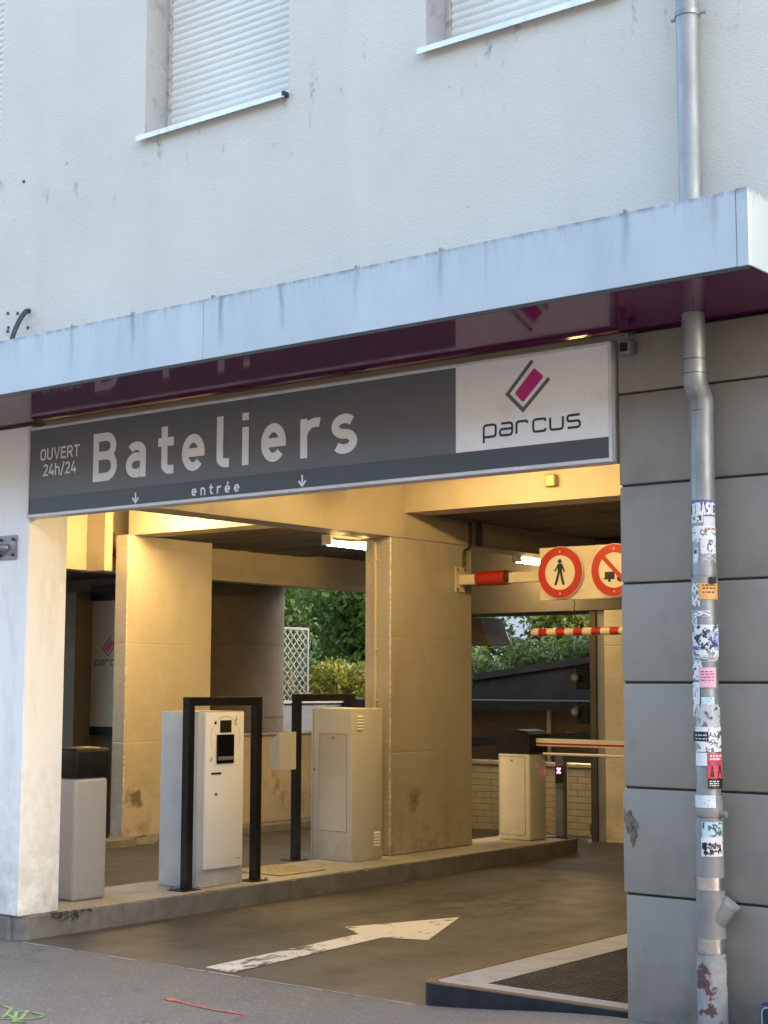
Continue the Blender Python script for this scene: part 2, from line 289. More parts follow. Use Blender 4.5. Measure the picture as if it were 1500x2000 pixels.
# ------------------------------------------------------------------ object helpers
ORG = {}
def link(o, parent=None):
    col.objects.link(o)
    if parent is not None: o.parent = parent
    return o
def thing(name, label, cat, loc=(0, 0, 0), group=None):
    o = bpy.data.objects.new(name, None); o.empty_display_size = .1; link(o); o.location = loc
    ORG[o.name] = Vector(loc); o['label'] = label; o['category'] = cat
    if group: o['group'] = group
    return o
def tag(o, label, cat, group=None):
    o['label'] = label; o['category'] = cat
    if group: o['group'] = group
    return o
class MB:
    """collects shapes in world coordinates; build() links them as one mesh object"""
    def __init__(s): s.v = []; s.f = []; s.sm = []
    def add(s, vs, fs, smooth=False):
        k = len(s.v); s.v += [tuple(p) for p in vs]; s.f += [tuple(i + k for i in f) for f in fs]; s.sm += [smooth] * len(fs); return s
    def box(s, x0, x1, y0, y1, z0, z1, bev=0., seg=1):
        if bev <= 0:
            v = [(x0, y0, z0), (x1, y0, z0), (x1, y1, z0), (x0, y1, z0), (x0, y0, z1), (x1, y0, z1), (x1, y1, z1), (x0, y1, z1)]
            return s.add(v, [(3, 2, 1, 0), (4, 5, 6, 7), (0, 1, 5, 4), (1, 2, 6, 5), (2, 3, 7, 6), (3, 0, 4, 7)])
        bm = bmesh.new(); bmesh.ops.create_cube(bm, size=1)
        for q in bm.verts: q.co = Vector(((x0 + x1) / 2 + q.co.x * (x1 - x0), (y0 + y1) / 2 + q.co.y * (y1 - y0), (z0 + z1) / 2 + q.co.z * (z1 - z0)))
        bmesh.ops.bevel(bm, geom=bm.edges[:], offset=bev, segments=seg, affect='EDGES', profile=.5)
        bm.verts.index_update()
        s.add([q.co[:] for q in bm.verts], [[q.index for q in f.verts] for f in bm.faces], seg > 1); bm.free(); return s
    def prism(s, pts, z0, z1, cap=True):
        n = len(pts); v = [(p[0], p[1], z0) for p in pts] + [(p[0], p[1], z1) for p in pts]
        f = [(i, (i + 1) % n, n + (i + 1) % n, n + i) for i in range(n)]
        if cap: f += [tuple(range(n - 1, -1, -1)), tuple(range(n, 2 * n))]
        return s.add(v, f)
    def extr(s, pts, d):
        d = Vector(d); n = len(pts); v = [Vector(p) for p in pts]; v = v + [p + d for p in v]
        return s.add(v, [(i, (i + 1) % n, n + (i + 1) % n, n + i) for i in range(n)] + [tuple(range(n - 1, -1, -1)), tuple(range(n, 2 * n))])
    def tube(s, path, r, n=12, cap=True, smooth=True):
        path = [Vector(p) for p in path]; rs = r if isinstance(r, (list, tuple)) else [r] * len(path)
        rings = []; prev = None
        for i, p in enumerate(path):
            t = (path[min(i + 1, len(path) - 1)] - path[max(i - 1, 0)]).normalized()
            if prev is None:
                a = Vector((0, 0, 1)) if abs(t.z) < .9 else Vector((1, 0, 0)); u = t.cross(a).normalized()
            else: u = (prev - t * prev.dot(t)).normalized()
            prev = u; w = t.cross(u)
            rings.append([p + (u * math.cos(2 * math.pi * k / n) + w * math.sin(2 * math.pi * k / n)) * rs[i] for k in range(n)])
        v = [q for r_ in rings for q in r_]; f = []
        for i in range(len(rings) - 1):
            for k in range(n): f.append((i * n + k, i * n + (k + 1) % n, (i + 1) * n + (k + 1) % n, (i + 1) * n + k))
        s.add(v, f, smooth)
        if cap:
            s.add(rings[0], [tuple(range(n - 1, -1, -1))]); s.add(rings[-1], [tuple(range(n))])
        return s
    def disc(s, c, u, v_, r, n=40, r0=0.):
        c, u, v_ = Vector(c), Vector(u), Vector(v_)
        P = lambda q, k: c + (u * math.cos(2 * math.pi * k / n) + v_ * math.sin(2 * math.pi * k / n)) * q
        if r0 <= 0: return s.add([P(r, k) for k in range(n)], [tuple(range(n))])
        return s.add([P(r0, k) for k in range(n)] + [P(r, k) for k in range(n)], [(k, n + k, n + (k + 1) % n, (k + 1) % n) for k in range(n)])
    def drum(s, c, ax, r, h, n=32):
        c, ax = Vector(c), Vector(ax).normalized(); return s.tube([c, c + ax * h], r, n)
    def build(s, name, mat, parent=None):
        me = bpy.data.meshes.new(name); off = Vector((0, 0, 0))
        if parent is not None: off = ORG.get(parent.name, Vector((0, 0, 0)))
        me.from_pydata([(p[0] - off.x, p[1] - off.y, p[2] - off.z) for p in s.v], [], s.f)
        me.polygons.foreach_set('use_smooth', s.sm); me.materials.append(MATS[mat]); me.update()
        o = bpy.data.objects.new(name, me); link(o, parent); ORG[o.name] = off; return o
def inst(name, me, loc, parent=None, rot=None):
    o = bpy.data.objects.new(name, me); link(o, parent)
    o.location = Vector(loc) - (ORG.get(parent.name, Vector()) if parent is not None else Vector())
    if rot: o.rotation_euler = rot
    return o
def mesh_of(mb, name, mat):
    me = bpy.data.meshes.new(name); me.from_pydata(mb.v, [], mb.f); me.polygons.foreach_set('use_smooth', mb.sm); me.materials.append(MATS[mat]); me.update(); return me
def B(*a, **k): return MB().box(*a, **k)

# ------------------------------------------------------------------ stroke lettering
def arc(cx, cy, rx, ry, a0, a1, n=14): return [(cx + rx * math.cos(rad(a0 + (a1 - a0) * i / n)), cy + ry * math.sin(rad(a0 + (a1 - a0) * i / n))) for i in range(n + 1)]
def rpoly(pts, r, n=5):
    out = [pts[0]]
    for a, p, c in zip(pts, pts[1:], pts[2:]):
        a, p, c = Vector(a), Vector(p), Vector(c); q = min(r, (a - p).length / 2, (c - p).length / 2)
        s, e = p + (a - p).normalized() * q, p + (c - p).normalized() * q
        for i in range(n + 1):
            t = i / n; out.append(tuple(s * (1 - t) ** 2 + p * 2 * t * (1 - t) + e * t * t))
    return out + [pts[-1]]
def glyph(ch, w):
    h = w / 2; X = .73
    e = lambda W=.62: [[(w * .97, X / 2), (W - w * .97, X / 2)], [(W - h, X / 2 - h)] + arc(W / 2, X / 2, W / 2 - h, X / 2 - h, 0, 318, 24)]
    G = {
    'B': (.72, lambda: [[(h, 0), (h, 1)], [(h, 1 - h), (.40, 1 - h)] + arc(.40, (1 - h + .53) / 2, .29 - h, (1 - h - .53) / 2, 88, -88) + [(.40, .53), (h, .53)], [(.36, .53), (.40, .53)] + arc(.40, (.53 + h) / 2, .32 - h, (.53 - h) / 2, 88, -88) + [(.40, h), (h, h)]]),
    'a': (.58, lambda: [arc(.30, X - .22, .28 - h, .22 - h, 150, 8) + [(.58 - h, X - .24), (.58 - h, 0)], [(.58 - w * .97, .44 - h * .2), (.28, .44 - h * .2)] + arc(.28, .44 - h * .2 - (.44 - h * 1.2) / 2, .28 - h, (.44 - h * 1.2) / 2, 90, 270, 16) + [(.34, h), (.58 - w * .97, h + .04)]]),
    't': (.44, lambda: [[(.18, .95), (.18, .2)] + arc(.33, .2, .15, .2 - h, 184, 270, 8) + [(.44, h)], [(0, X - h), (.44, X - h)]]),
    'e': (.62, e), 'é': (.62, lambda: e() + [[(.27, .82), (.43, 1.02)]]),
    'l': (.32, lambda: [[(h, 1), (h, .2)] + arc(h + .16, .2, .16, .2 - h, 184, 270, 8) + [(.33, h)]]),
    'i': (w, lambda: [[(h, 0), (h, X)], [(h, .86), (h, 1.0)]]),
    'r': (.46, lambda: [[(h, 0), (h, X)], arc(.38, .40, .38 - h, X - h - .40, 172, 72)]),
    's': (.60, lambda: [arc(.30, X - h - (X - 2 * h) / 4, .30 - h, (X - 2 * h) / 4, 35, 268, 14) + arc(.30, h + (X - 2 * h) / 4, .30 - h, (X - 2 * h) / 4, 86, -146, 14)]),
    'n': (.58, lambda: [[(h, 0), (h, X)], [(h, .38)] + arc(.29, .44, .29 - h, X - h - .44, 176, 0) + [(.58 - h, 0)]]),
    'h': (.58, lambda: [[(h, 0), (h, 1)], [(h, .38)] + arc(.29, .44, .29 - h, X - h - .44, 176, 0) + [(.58 - h, 0)]]),
    'O': (.64, lambda: [arc(.32, .68, .32 - h, .32 - h, 0, 180, 12) + arc(.32, .32, .32 - h, .32 - h, 180, 360, 12) + [(.64 - h, .68)]]),
    'U': (.64, lambda: [[(h, 1)] + arc(.32, .32, .32 - h, .32 - h, 180, 360, 14) + [(.64 - h, 1)]]),
    'V': (.70, lambda: [[(h * .9, 1), (.35, h * .6), (.70 - h * .9, 1)]]),
    'E': (.54, lambda: [[(.54, 1 - h), (h, 1 - h), (h, h), (.54, h)], [(h, .52), (.48, .52)]]),
    'R': (.66, lambda: [[(h, 0), (h, 1)], [(h, 1 - h), (.38, 1 - h)] + arc(.38, (1 - h + .46) / 2, .26 - h, (1 - h - .46) / 2, 88, -88) + [(.38, .46), (h, .46)], [(.36, .46), (.62, 0)]]),
    'T': (.60, lambda: [[(0, 1 - h), (.60, 1 - h)], [(.30, 1 - h), (.30, 0)]]),
    'C': (.60, lambda: [arc(.32, .68, .32 - h, .32 - h, 20, 180, 12) + arc(.32, .32, .32 - h, .32 - h, 180, 340, 12)]),
    'A': (.68, lambda: [[(h, 0), (.34, 1 - h), (.68 - h, 0)], [(.16, .3), (.52, .3)]]),
    'S': (.60, lambda: [arc(.30, 1 - h - (1 - 2 * h) / 4, .30 - h, (1 - 2 * h) / 4, 35, 268, 14) + arc(.30, h + (1 - 2 * h) / 4, .30 - h, (1 - 2 * h) / 4, 86, -146, 14)]),
    '2': (.58, lambda: [arc(.29, .71, .29 - h, .29 - h, 165, -35, 14) + [(h, h), (.58, h)]]),
    '4': (.60, lambda: [[(.36, 1), (h * .7, .26), (.60, .26)], [(.44, .48), (.44, 0)]]),
    '/': (.42, lambda: [[(.03, -.12), (.39, 1.05)]]),
    }
    W, fn = G[ch]; return W, fn()
LOGO = {'p': [[(0, -.48), (0, 1), (1.2, 1), (1.2, 0), (.06, 0)]], 'a': [[(.12, 1), (1.2, 1), (1.2, 0), (0, 0), (0, .52), (1.14, .52)]],
        'r': [[(0, 0), (0, 1), (1.0, 1), (1.08, .8)]], 'c': [[(1.15, .78), (1.15, 1), (0, 1), (0, 0), (1.15, 0), (1.15, .22)]],
        'u': [[(0, 1), (0, 0), (1.2, 0), (1.2, 1)]], 's': [[(1.15, 1), (0, 1), (0, .52), (1.15, .52), (1.15, 0), (0, 0)]]}
def ribbon(mb, pts, w, P, lift=0.):
    """mitred strip along 2d points; P(u, v, lift) gives the 3d point"""
    q = [Vector(pts[0])]
    for p in pts[1:]:
        if (Vector(p) - q[-1]).length > 1e-5: q.append(Vector(p))
    n = len(q)
    if n < 2: return
    L, R_ = [], []
    for i in range(n):
        a = (q[i] - q[i - 1]).normalized() if i else (q[1] - q[0]).normalized()
        c = (q[i + 1] - q[i]).normalized() if i < n - 1 else a
        t = (a + c); t = t.normalized() if t.length > 1e-4 else a
        nn = Vector((-t.y, t.x)); k = min(1.9, 1 / max(.3, nn.dot(Vector((-a.y, a.x)))))
        L.append(q[i] + nn * w / 2 * k); R_.append(q[i] - nn * w / 2 * k)
    mb.add([P(p.x, p.y, lift) for p in L] + [P(p.x, p.y, lift) for p in R_], [(i, n + i, n + i + 1, i + 1) for i in range(n - 1)])
def write(mb, text, u, v, size, w, P, gap=.14, fit=None, pos=None):
    """text in the stroke font, lower left at (u, v); fit = total width"""
    if fit:
        tot = sum(glyph(c, w)[0] + gap for c in text if c != ' ') - gap + .3 * text.count(' '); kx = fit / (tot * size)
    else: kx = 1
    x = u; li = 0
    for i, c in enumerate(text):
        if c == ' ': x += .3 * size; continue
        W, paths = glyph(c, w)
        if pos: x = pos[i]
        for p in paths:
            ribbon(mb, [(x + a * size * kx, v + b_ * size) for a, b_ in p], w * size, P, li * .0002); li = (li + 1) % 4
        x += (W + gap) * size * kx
def logo_word(mb, u, v, xh, adv, w, P):
    for i, c in enumerate('parcus'):
        for p in LOGO[c]: ribbon(mb, rpoly([(u + i * adv + a * xh, v + b_ * xh) for a, b_ in p], xh * .28), w, P)
def face_y(y): return lambda u, v, l=0.: (u, y - l, v)       # faces the street
def face_x(x): return lambda u, v, l=0.: (x + l, u, v)       # faces the entrance lane

# ================================================================== SETTING
def gz(x):                                                    # level of the street: climbs to the right-hand wall
    t = max(0, min(1, (x + 1.5) / 1.6)); return -.1 + .1 * t * t * (3 - 2 * t)
mb = MB(); xs = [-250, -60, -20, -8, -4.7, -3, -2, -1.5] + [-1.5 + .16 * i for i in range(1, 11)] + [.5, 1, 3, 8, 30, 250]
ys = [-250, -60, -20, -8, -4, -2, -1, -.4, 0]
mb.add([(x, y, gz(x)) for y in ys for x in xs], [(j * len(xs) + i, j * len(xs) + i + 1, (j + 1) * len(xs) + i + 1, (j + 1) * len(xs) + i) for j in range(len(ys) - 1) for i in range(len(xs) - 1)], True)
street = mb.build('street', 'asphalt'); street['kind'] = 'structure'
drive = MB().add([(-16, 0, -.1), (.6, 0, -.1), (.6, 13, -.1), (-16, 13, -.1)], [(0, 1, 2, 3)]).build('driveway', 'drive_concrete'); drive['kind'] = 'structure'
g = MB().add([(-250, .02, -.16), (250, .02, -.16), (250, 250, -.16), (-250, 250, -.16)], [(0, 1, 2, 3)]).build('rear_ground', 'soil'); g['kind'] = 'structure'
# thin worn seam between the street and the drive slab
mb = MB(); random.seed(4); px = -4.66
while px < -1.4:
    a = random.uniform(.1, .3); mb.add([(px, -.012 + random.uniform(-.01, .01), -.0965), (px + a, -.012 + random.uniform(-.01, .01), -.0965), (px + a, .004, -.0965), (px, .004, -.0965)], [(0, 1, 2, 3)]); px += a + random.choice((0, 0, .03))
mb.build('seam', 'plat_concrete', drive)
mb = MB()
mb.add([(-3.02, .09, -.096), (-2.76, .05, -.096), (-2.885, 1.69, -.096), (-3.11, 1.71, -.096)], [(0, 1, 2, 3)])
mb.add([(-3.39, 1.89, -.096), (-3.11, 1.712, -.096), (-2.885, 1.692, -.096), (-2.57, 1.80, -.096), (-3.03, 2.82, -.096)], [(0, 1, 2, 3, 4)])
mb.build('painted_arrow', 'road_white', drive)
PG = lambda u, v, l=0.: (u, v, gz(u) + .004 + l)
mb = MB(); ribbon(mb, [(-2.47, -.74), (-2.40, -.755), (-2.25, -.785), (-2.05, -.80), (-1.86, -.785)], .022, PG); ribbon(mb, [(-2.50, -.735), (-2.42, -.765)], .05, PG, .0004); mb.build('painted_line', 'road_red', street)
mb = MB()
ribbon(mb, [(-3.16, -1.50), (-3.10, -1.44), (-2.95, -1.46), (-2.80, -1.64)], .02, PG)
ribbon(mb, [(-2.80, -1.68), (-2.70, -1.60), (-2.83, -1.45), (-2.86, -1.50), (-2.66, -1.68)], .02, PG, .0005); ribbon(mb, [(-2.84, -1.58), (-2.72, -1.62)], .018, PG, .001)
ribbon(mb, rpoly([(-2.78, -1.46), (-2.68, -1.46), (-2.64, -1.52), (-2.70, -1.66), (-2.60, -1.64)], .03), .02, PG, .0008); mb.build('painted_scrawl', 'road_green', street)

# ------------------------------------------------------------------ building
bld = thing('parking_building', 'white rendered building with an open garage entrance at street level', 'building')
YU = -.08
wins = [(-6.35, -5.06, 5.27, 7.3), (-3.535, -2.249, 5.27, 7.3), (-1.187, .10, 5.28, 7.3)]
gx = sorted({-14, 6, *[w[0] for w in wins], *[w[1] for w in wins]}); gzv = [3.5, 5.27, 5.28, 7.3, 8.2]
mb = MB()
for i in range(len(gx) - 1):
    for j in range(len(gzv) - 1):
        cx, cz = (gx[i] + gx[i + 1]) / 2, (gzv[j] + gzv[j + 1]) / 2
        if any(w[0] < cx < w[1] and w[2] < cz < w[3] for w in wins): continue
        mb.add([(gx[i], YU, gzv[j]), (gx[i + 1], YU, gzv[j]), (gx[i + 1], YU, gzv[j + 1]), (gx[i], YU, gzv[j + 1])], [(0, 1, 2, 3)])
mb.add([(-14, YU, 3.5), (6, YU, 3.5), (6, .3, 3.5), (-14, .3, 3.5)], [(3, 2, 1, 0)])
mb.build('upper_wall', 'stucco', bld)
B(-14, 6, .18, .3, 3.78, 8.2).build('inner_leaf', 'dark_concrete', bld)
B(-14, 6, .3, 11, 3.78, 3.95).build('floor_slab', 'dark_concrete', bld)
B(-14, 6, .3, 11, 8.0, 8.2).build('roof', 'dark_concrete', bld)
bm_ = MB(); NS = 6                                             # one shutter slat, curved, .0485 high
prof = [(-.006 + .011 * math.sin(math.pi * k / NS), .0485 * k / NS) for k in range(NS + 1)]
SL = 1.23
bm_.add([(x_, -p, q) for x_ in (0, SL) for p, q in prof], [(k, NS + 1 + k, NS + 2 + k, k + 1) for k in range(NS)], True)
bm_.add([(0, .006, 0), (SL, .006, 0), (SL, .006, .0485), (0, .006, .0485)], [(3, 2, 1, 0)])
slat_me = mesh_of(bm_, 'slat', 'shutter')
for (x0, x1, z0, z1) in wins:
    w = bpy.data.objects.new('window', None); link(w, bld); ORG[w.name] = Vector()
    mb = MB(); D = .14
    mb.add([(x0, YU, z0), (x0, D + .06, z0), (x0, D + .06, z1), (x0, YU, z1)], [(3, 2, 1, 0)]); mb.add([(x1, YU, z0), (x1, D + .06, z0), (x1, D + .06, z1), (x1, YU, z1)], [(0, 1, 2, 3)])
    mb.add([(x0, YU, z0), (x1, YU, z0), (x1, D + .06, z0), (x0, D + .06, z0)], [(0, 1, 2, 3)])
    mb.build('reveal', 'reveal_paint', w)
    for a, b_ in ((x0, x0 + .028), (x1 - .028, x1)): B(a + .001, b_ - .001, D - .03, D + .03, z0 + .03, z1).build('guide_rail', 'rail_dirty', w)
    n = int((z1 - z0 - .09) / .0485)
    for k in range(n): inst('slat', slat_me, (x0 + .028, D, z0 + .105 + k * .0485), w)
    B(x0 + .03, x1 - .03, D - .012, D + .012, z0 + .07, z0 + .104, bev=.004).build('bottom_rail', 'shutter', w)
    mb = MB(); mb.extr([(x0 - .03, D, z0 + .07), (x0 - .03, YU - .05, z0 + .012), (x0 - .03, YU - .05, z0 - .022), (x0 - .03, YU - .044, z0 - .022), (x0 - .03, YU - .044, z0 + .004), (x0 - .03, D, z0 + .06)], (x1 - x0 + .035, 0, 0))
    mb.build('sill', 'sill_metal', w)
    B(x1 - .012, x1 + .010, YU - .054, YU - .002, z0 - .016, z0 + .016, bev=.004).build('sill_end', 'rubber_black', w)

# left pillar, lintel of the neighbouring exit
B(-5.62, -4.72, .0, .355, .062, 3.462, bev=.008).build('white_pillar', 'white_pillar', bld)
B(-14, -5.63, .02, .30, 2.80, 3.5).build('lintel', 'white_pillar', bld)
B(-14, -9.6, .01, .36, -.1, 2.79).build('end_pillar', 'white_pillar', bld)
B(-4.70, -.02, .10, .30, 3.44, 3.52).build('lintel', 'beam_paint', bld)
# right wall of large grey panels
pw = bpy.data.objects.new('panel_wall', None); link(pw, bld); ORG[pw.name] = Vector()
B(.012, 5.5, .012, .36, -.05, 3.468).build('backing', 'joint_dark', pw)
zj = [-.04, .61, 1.137, 1.664, 2.168, 2.672, 3.152, 3.468]; random.seed(2)
for k in range(7):
    o = random.uniform(-.006, .006); d = random.uniform(-.002, .002)
    MB().box(0 + o, 5.5, 0 + d, .05, zj[k] + .005, zj[k + 1] - .006, bev=.007, seg=2).build('panel', 'grey_panel', pw)
mb = MB(); random.seed(8)                                      # broken panel edge
B(.05, .32, .36, 12, -.1, 3.78).build('side_wall', 'dark_concrete', bld)

# piers, beams and board ceilings
ZC = 3.295
B(-5.47, -5.16, 4.69, 6.03, .06, 3.052, bev=.008).build('pier', 'beige_paint', bld)
B(-9.15, -8.95, 4.82, 6.15, -.02, 3.294, bev=.008).build('pier', 'beige_paint', bld)
B(-5.07, -4.3, 8.5, 9.0, -.1, 2.498, bev=.01).build('pier', 'beige_paint', bld)
B(-5.468, -5.158, .36, 11, 3.055, 3.775).build('beam', 'beam_paint', bld)
B(-5.157, .05, 4.905, 5.25, 3.297, 3.774).build('beam', 'beam_paint', bld)
B(-9.04, -5.47, 4.905, 5.25, 3.297, 3.774).build('beam', 'beam_paint', bld)
B(-9.75, -9.5, .4, 10.6, 2.915, 3.77).build('beam', 'beam_paint', bld)
B(-9.495, -5.47, 4.6, 4.66, 3.76, 3.774).build('beam', 'beam_paint', bld)
B(-8.3, .05, 8.5, 9.4, 2.5, 3.292).build('beam', 'dark_concrete', bld)
B(-9.6, -9.2, 4.70, 4.815, 2.90, 3.76).build('beam', 'beam_paint', bld)
cl = bpy.data.objects.new('ceiling', None); link(cl, bld); ORG[cl.name] = Vector(); random.seed(5)
for (x0, x1) in ((-9.49, -5.475), (-5.155, .045)):
    yy = 5.26
    while yy < 8.45:
        wd = random.uniform(.17, .24); B(x0, x1, yy, min(8.49, yy + wd - .008), ZC + random.uniform(0, .01), ZC + .03).build('board', 'dark_board', cl); yy += wd
B(-9.49, .05, 5.26, 11, ZC + .035, ZC + .06).build('ceiling_backing', 'dark_concrete', cl)
# stair soffit and walls at the back
MB().extr([(-8.2, 9.42, 2.499), (-7.42, 9.42, 2.499), (-7.27, 9.42, 2.15), (-8.2, 9.42, 2.15)], (0, .5, 0)).build('stair_soffit', 'brown_wall', bld)

B(-4.29, .05, 9.41, 9.6, -.1, 3.29).build('added_rear_wall', 'brown_wall', bld)  # unseen wall added to keep rear daylight off the lane floor
B(5.6, 6, .31, 11, -.05, 8.0).build('gable_wall', 'dark_concrete', bld)
B(-14, -9.76, 10.8, 11, 3.96, 8.0).build('rear_upper_wall', 'stucco', bld); B(-9.75, 5.59, 10.8, 11, 3.3, 8.0).build('rear_upper_wall', 'stucco', bld)
B(-3.6, 6, 11.01, 32, -.1, 6.4).build('added_wing', 'brown_wall', bld)  # unseen wing added to keep low sun off the garden wall and ramp core
# traffic island
isl = thing('traffic_island', 'long raised concrete island with chipped kerb along the entrance lane', 'kerb', (-5.1, 3.7, -.1))
XK = -4.705
out = [(-5.5, .02), (-4.80, .02)] + arc(-4.80, .115, .095, .095, -90, 0, 6)[1:] + [(XK, 7.1)] + arc(-4.85, 7.1, .145, .35, 0, 90, 6)[1:] + [(-5.5, 7.45)]
mb = MB(); n = len(out); ins = [(max(-5.5, p[0] - .012), min(7.44, p[1] + .01)) for p in out]
sub = [out[0]]
for a, c in zip(out, out[1:]):                                 # slightly worn, uneven edge
    k = max(1, int(math.dist(a, c) / .05)); sub += [(a[0] + (c[0] - a[0]) * i / k, a[1] + (c[1] - a[1]) * i / k) for i in range(1, k + 1)]
out = sub; n = len(out); random.seed(11)
rag = [(random.uniform(.006, .012) if random.random() < .85 else random.uniform(.012, .026)) for _ in out]
top = [(p[0] - r_ if p[0] > -5.45 else p[0], p[1]) for p, r_ in zip(out, rag)]
v = [(p[0], p[1], -.11) for p in out] + [(p[0], p[1], .058 - r_ * .9) for p, r_ in zip(out, rag)] + [(p[0], p[1], .058) for p in top]
mb.add(v, [(i, i + 1, n + i + 1, n + i) for i in range(n - 1)] + [(n + i, n + i + 1, 2 * n + i + 1, 2 * n + i) for i in range(n - 1)])
mb.add([(-5.5, .02, -.11), (-5.5, .02, .058), (-5.5, 7.45, .058), (-5.5, 7.45, -.11)], [(0, 1, 2, 3)])
mb.build('kerb', 'kerb_concrete', isl)
MB().add([(p[0], p[1], .058) for p in top], [tuple(range(n))]).build('top', 'island_top', isl)
plinth = MB().box(-5.62, -4.818, -.004, .3, -.11, .055, bev=.008).build('plinth', 'kerb_concrete', isl)

# canopy
cn = thing('canopy', 'pale metal canopy with glossy purple underside above the entrance', 'canopy', (-4, -.45, 3.47))
YF = -.85; ZB, ZT = 3.478, 3.822
fj = [-9.5, -6.2, -2.19, 1.085]
for a, c in zip(fj, fj[1:]): B(a + .0015, c - .0015, YF, YF + .02, ZB - .004, ZT, bev=.002).build('fascia_panel', 'fascia_metal', cn)
B(1.0865, 1.145, YF - .002, YF + .02, ZB - .006, ZT + .004, bev=.003).build('corner_trim', 'fascia_metal', cn)
B(1.125, 1.146, YF + .0205, YU - .001, ZB - .004, ZT, bev=.002).build('fascia_panel', 'fascia_metal', cn)
B(-9.5, 1.12, YF + .021, YU - .001, ZT - .03, ZT - .012).build('top_sheet', 'galvanised', cn)
B(-9.5, 1.135, YF + .003, -.002, 3.474, 3.4765).build('soffit', 'purple_soffit', cn)
B(-9.5, 1.138, YF + .0035, YF + .012, 3.458, 3.4735).build('drip_edge', 'rubber_black', cn)
for x_ in (-3.317, -2.779, -2.118, -1.072, -.524, .531, -4.1): B(x_ - .008, x_ + .008, YF - .003, YF + .02, ZT + .001, ZT + .014).build('clip', 'galvanised', cn)

# ------------------------------------------------------------------ name sign
sg = thing('name_sign', 'long grey and white entrance sign reading Bateliers hung under the canopy', 'sign', (-2.36, .03, 2.8))
X0, X1, Z0, Z1 = -4.71, -.022, 2.80, 3.436
B(X0 + .01, X1 - .01, -.012, .07, Z0 + .004, Z1 - .004).build('case', 'rubber_black', sg)
mb = MB().box(X0, X1, -.034, .075, Z0, Z0 + .022, bev=.003).box(X0, X1, -.034, .075, Z1 - .02, Z1, bev=.003)
mb.box(X0, X0 + .016, -.0335, .0745, Z0 + .022, Z1 - .02).box(X1 - .018, X1, -.0335, .0745, Z0 + .022, Z1 - .02); mb.build('frame', 'sign_frame', sg)
XJ, XW, ZS = -2.595, -1.02, 2.933
for a, c in ((X0 + .0165, XJ - .0012), (XJ + .0012, XW)): B(a, c, -.026, -.0125, ZS, Z1 - .0205).build('panel', 'sign_grey', sg)
B(XW + .0005, X1 - .0185, -.0262, -.0125, ZS, Z1 - .0205).build('panel', 'sign_white', sg)
B(X0 + .0165, X1 - .0185, -.026, -.0125, Z0 + .0225, ZS - .0005).build('strip', 'sign_strip', sg)
P = face_y(-.0275)
mb = MB(); write(mb, 'Bateliers', 0, 3.0, .328, .172, P, pos=[-4.031, -3.706, -3.402, -3.182, -2.872, -2.652, -2.492, -2.172, -1.926]); mb.build('lettering', 'sign_letter', sg)
mb = MB(); write(mb, 'OUVERT', -4.582, 3.192, .083, .15, P, gap=.1, fit=.41); write(mb, '24h/24', -4.548, 3.082, .083, .15, P, gap=.1, fit=.345); mb.build('lettering', 'sign_letter', sg)
mb = MB(); write(mb, 'entrée', -3.09, 2.838, .068, .17, P, gap=.42, fit=.42); mb.build('lettering', 'sign_letter', sg)
for xa in (-3.608, -2.154):
    mb = MB(); ribbon(mb, [(xa, 2.9), (xa, 2.836)], .013, P); ribbon(mb, [(xa - .028, 2.866), (xa, 2.834), (xa + .028, 2.866)], .013, P, .0005); mb.build('arrow', 'sign_letter', sg)
def logo(mbname, P, ox, oz, k, parent):
    L = lambda u, v: (ox + u * k, oz + v * k)
    mb = MB(); ribbon(mb, [L(-.51, 3.392), L(-.672, 3.226), L(-.572, 3.128), L(-.405, 3.283)], .022 * k, P); mb.build('emblem_outline', 'logo_grey', parent)
    mb = MB(); pts = rpoly([L(-.53, 3.32), L(-.499, 3.352), L(-.438, 3.296), L(-.572, 3.17), L(-.626, 3.226), L(-.53, 3.32)], .012 * k, 3); mb.add([P(a, b_, .0004) for a, b_ in pts[:-1]], [tuple(range(len(pts) - 2, -1, -1))]); mb.build('emblem', 'logo_magenta', parent)
    mb = MB(); logo_word(mb, *L(-.83, 3.002), .066 * k, .1075 * k, .0135 * k, P); mb.build('lettering', 'logo_black', parent)
logo('front', P, 0, 0, 1, sg)

# ------------------------------------------------------------------ steel-edged platform with grating
pl = thing('grated_platform', 'low steel-edged concrete platform with dark floor grating beside grey wall', 'platform', (-.66, 1.2, -.05))
ZP = .024
def plat(o, d):                                                # outline, offset inwards by o
    return [(.045, .03 + o), (-1.318 + o + .09, .03 + o)] + arc(-1.318 + o + .09, .12 + o, .09, .09, 270, 180, 6)[1:] + [(-1.318 + o, 3.2), (.045, 3.2)]
mb = MB(); a, c = plat(0, 0)[:-2] + [(-1.318, 3.2)], plat(.014, 0)[:-2] + [(-1.304, 3.2)]; n = len(a)
v = [(p[0], p[1], -.11) for p in a] + [(p[0], p[1], ZP - .003) for p in a]
mb.add(v, [(i + 1, i, n + i, n + i + 1) for i in range(n - 1)]); mb.build('steel_skirt', 'steel_navy', pl)
mb = MB(); mb.add([(p[0], p[1], ZP - .003) for p in a] + [(p[0], p[1], ZP + .003) for p in plat(.006, 0)[:-2] + [(-1.312, 3.2)]] + [(p[0], p[1], ZP + .003) for p in plat(.05, 0)[:-2] + [(-1.268, 3.2)]], [(i + 1, i, n + i, n + i + 1) for i in range(n - 1)] + [(n + i + 1, n + i, 2 * n + i, 2 * n + i + 1) for i in range(n - 1)]); mb.build('steel_rim', 'steel_rust', pl)
GX0, GY0 = -.985, .215
q = plat(.05, 0)
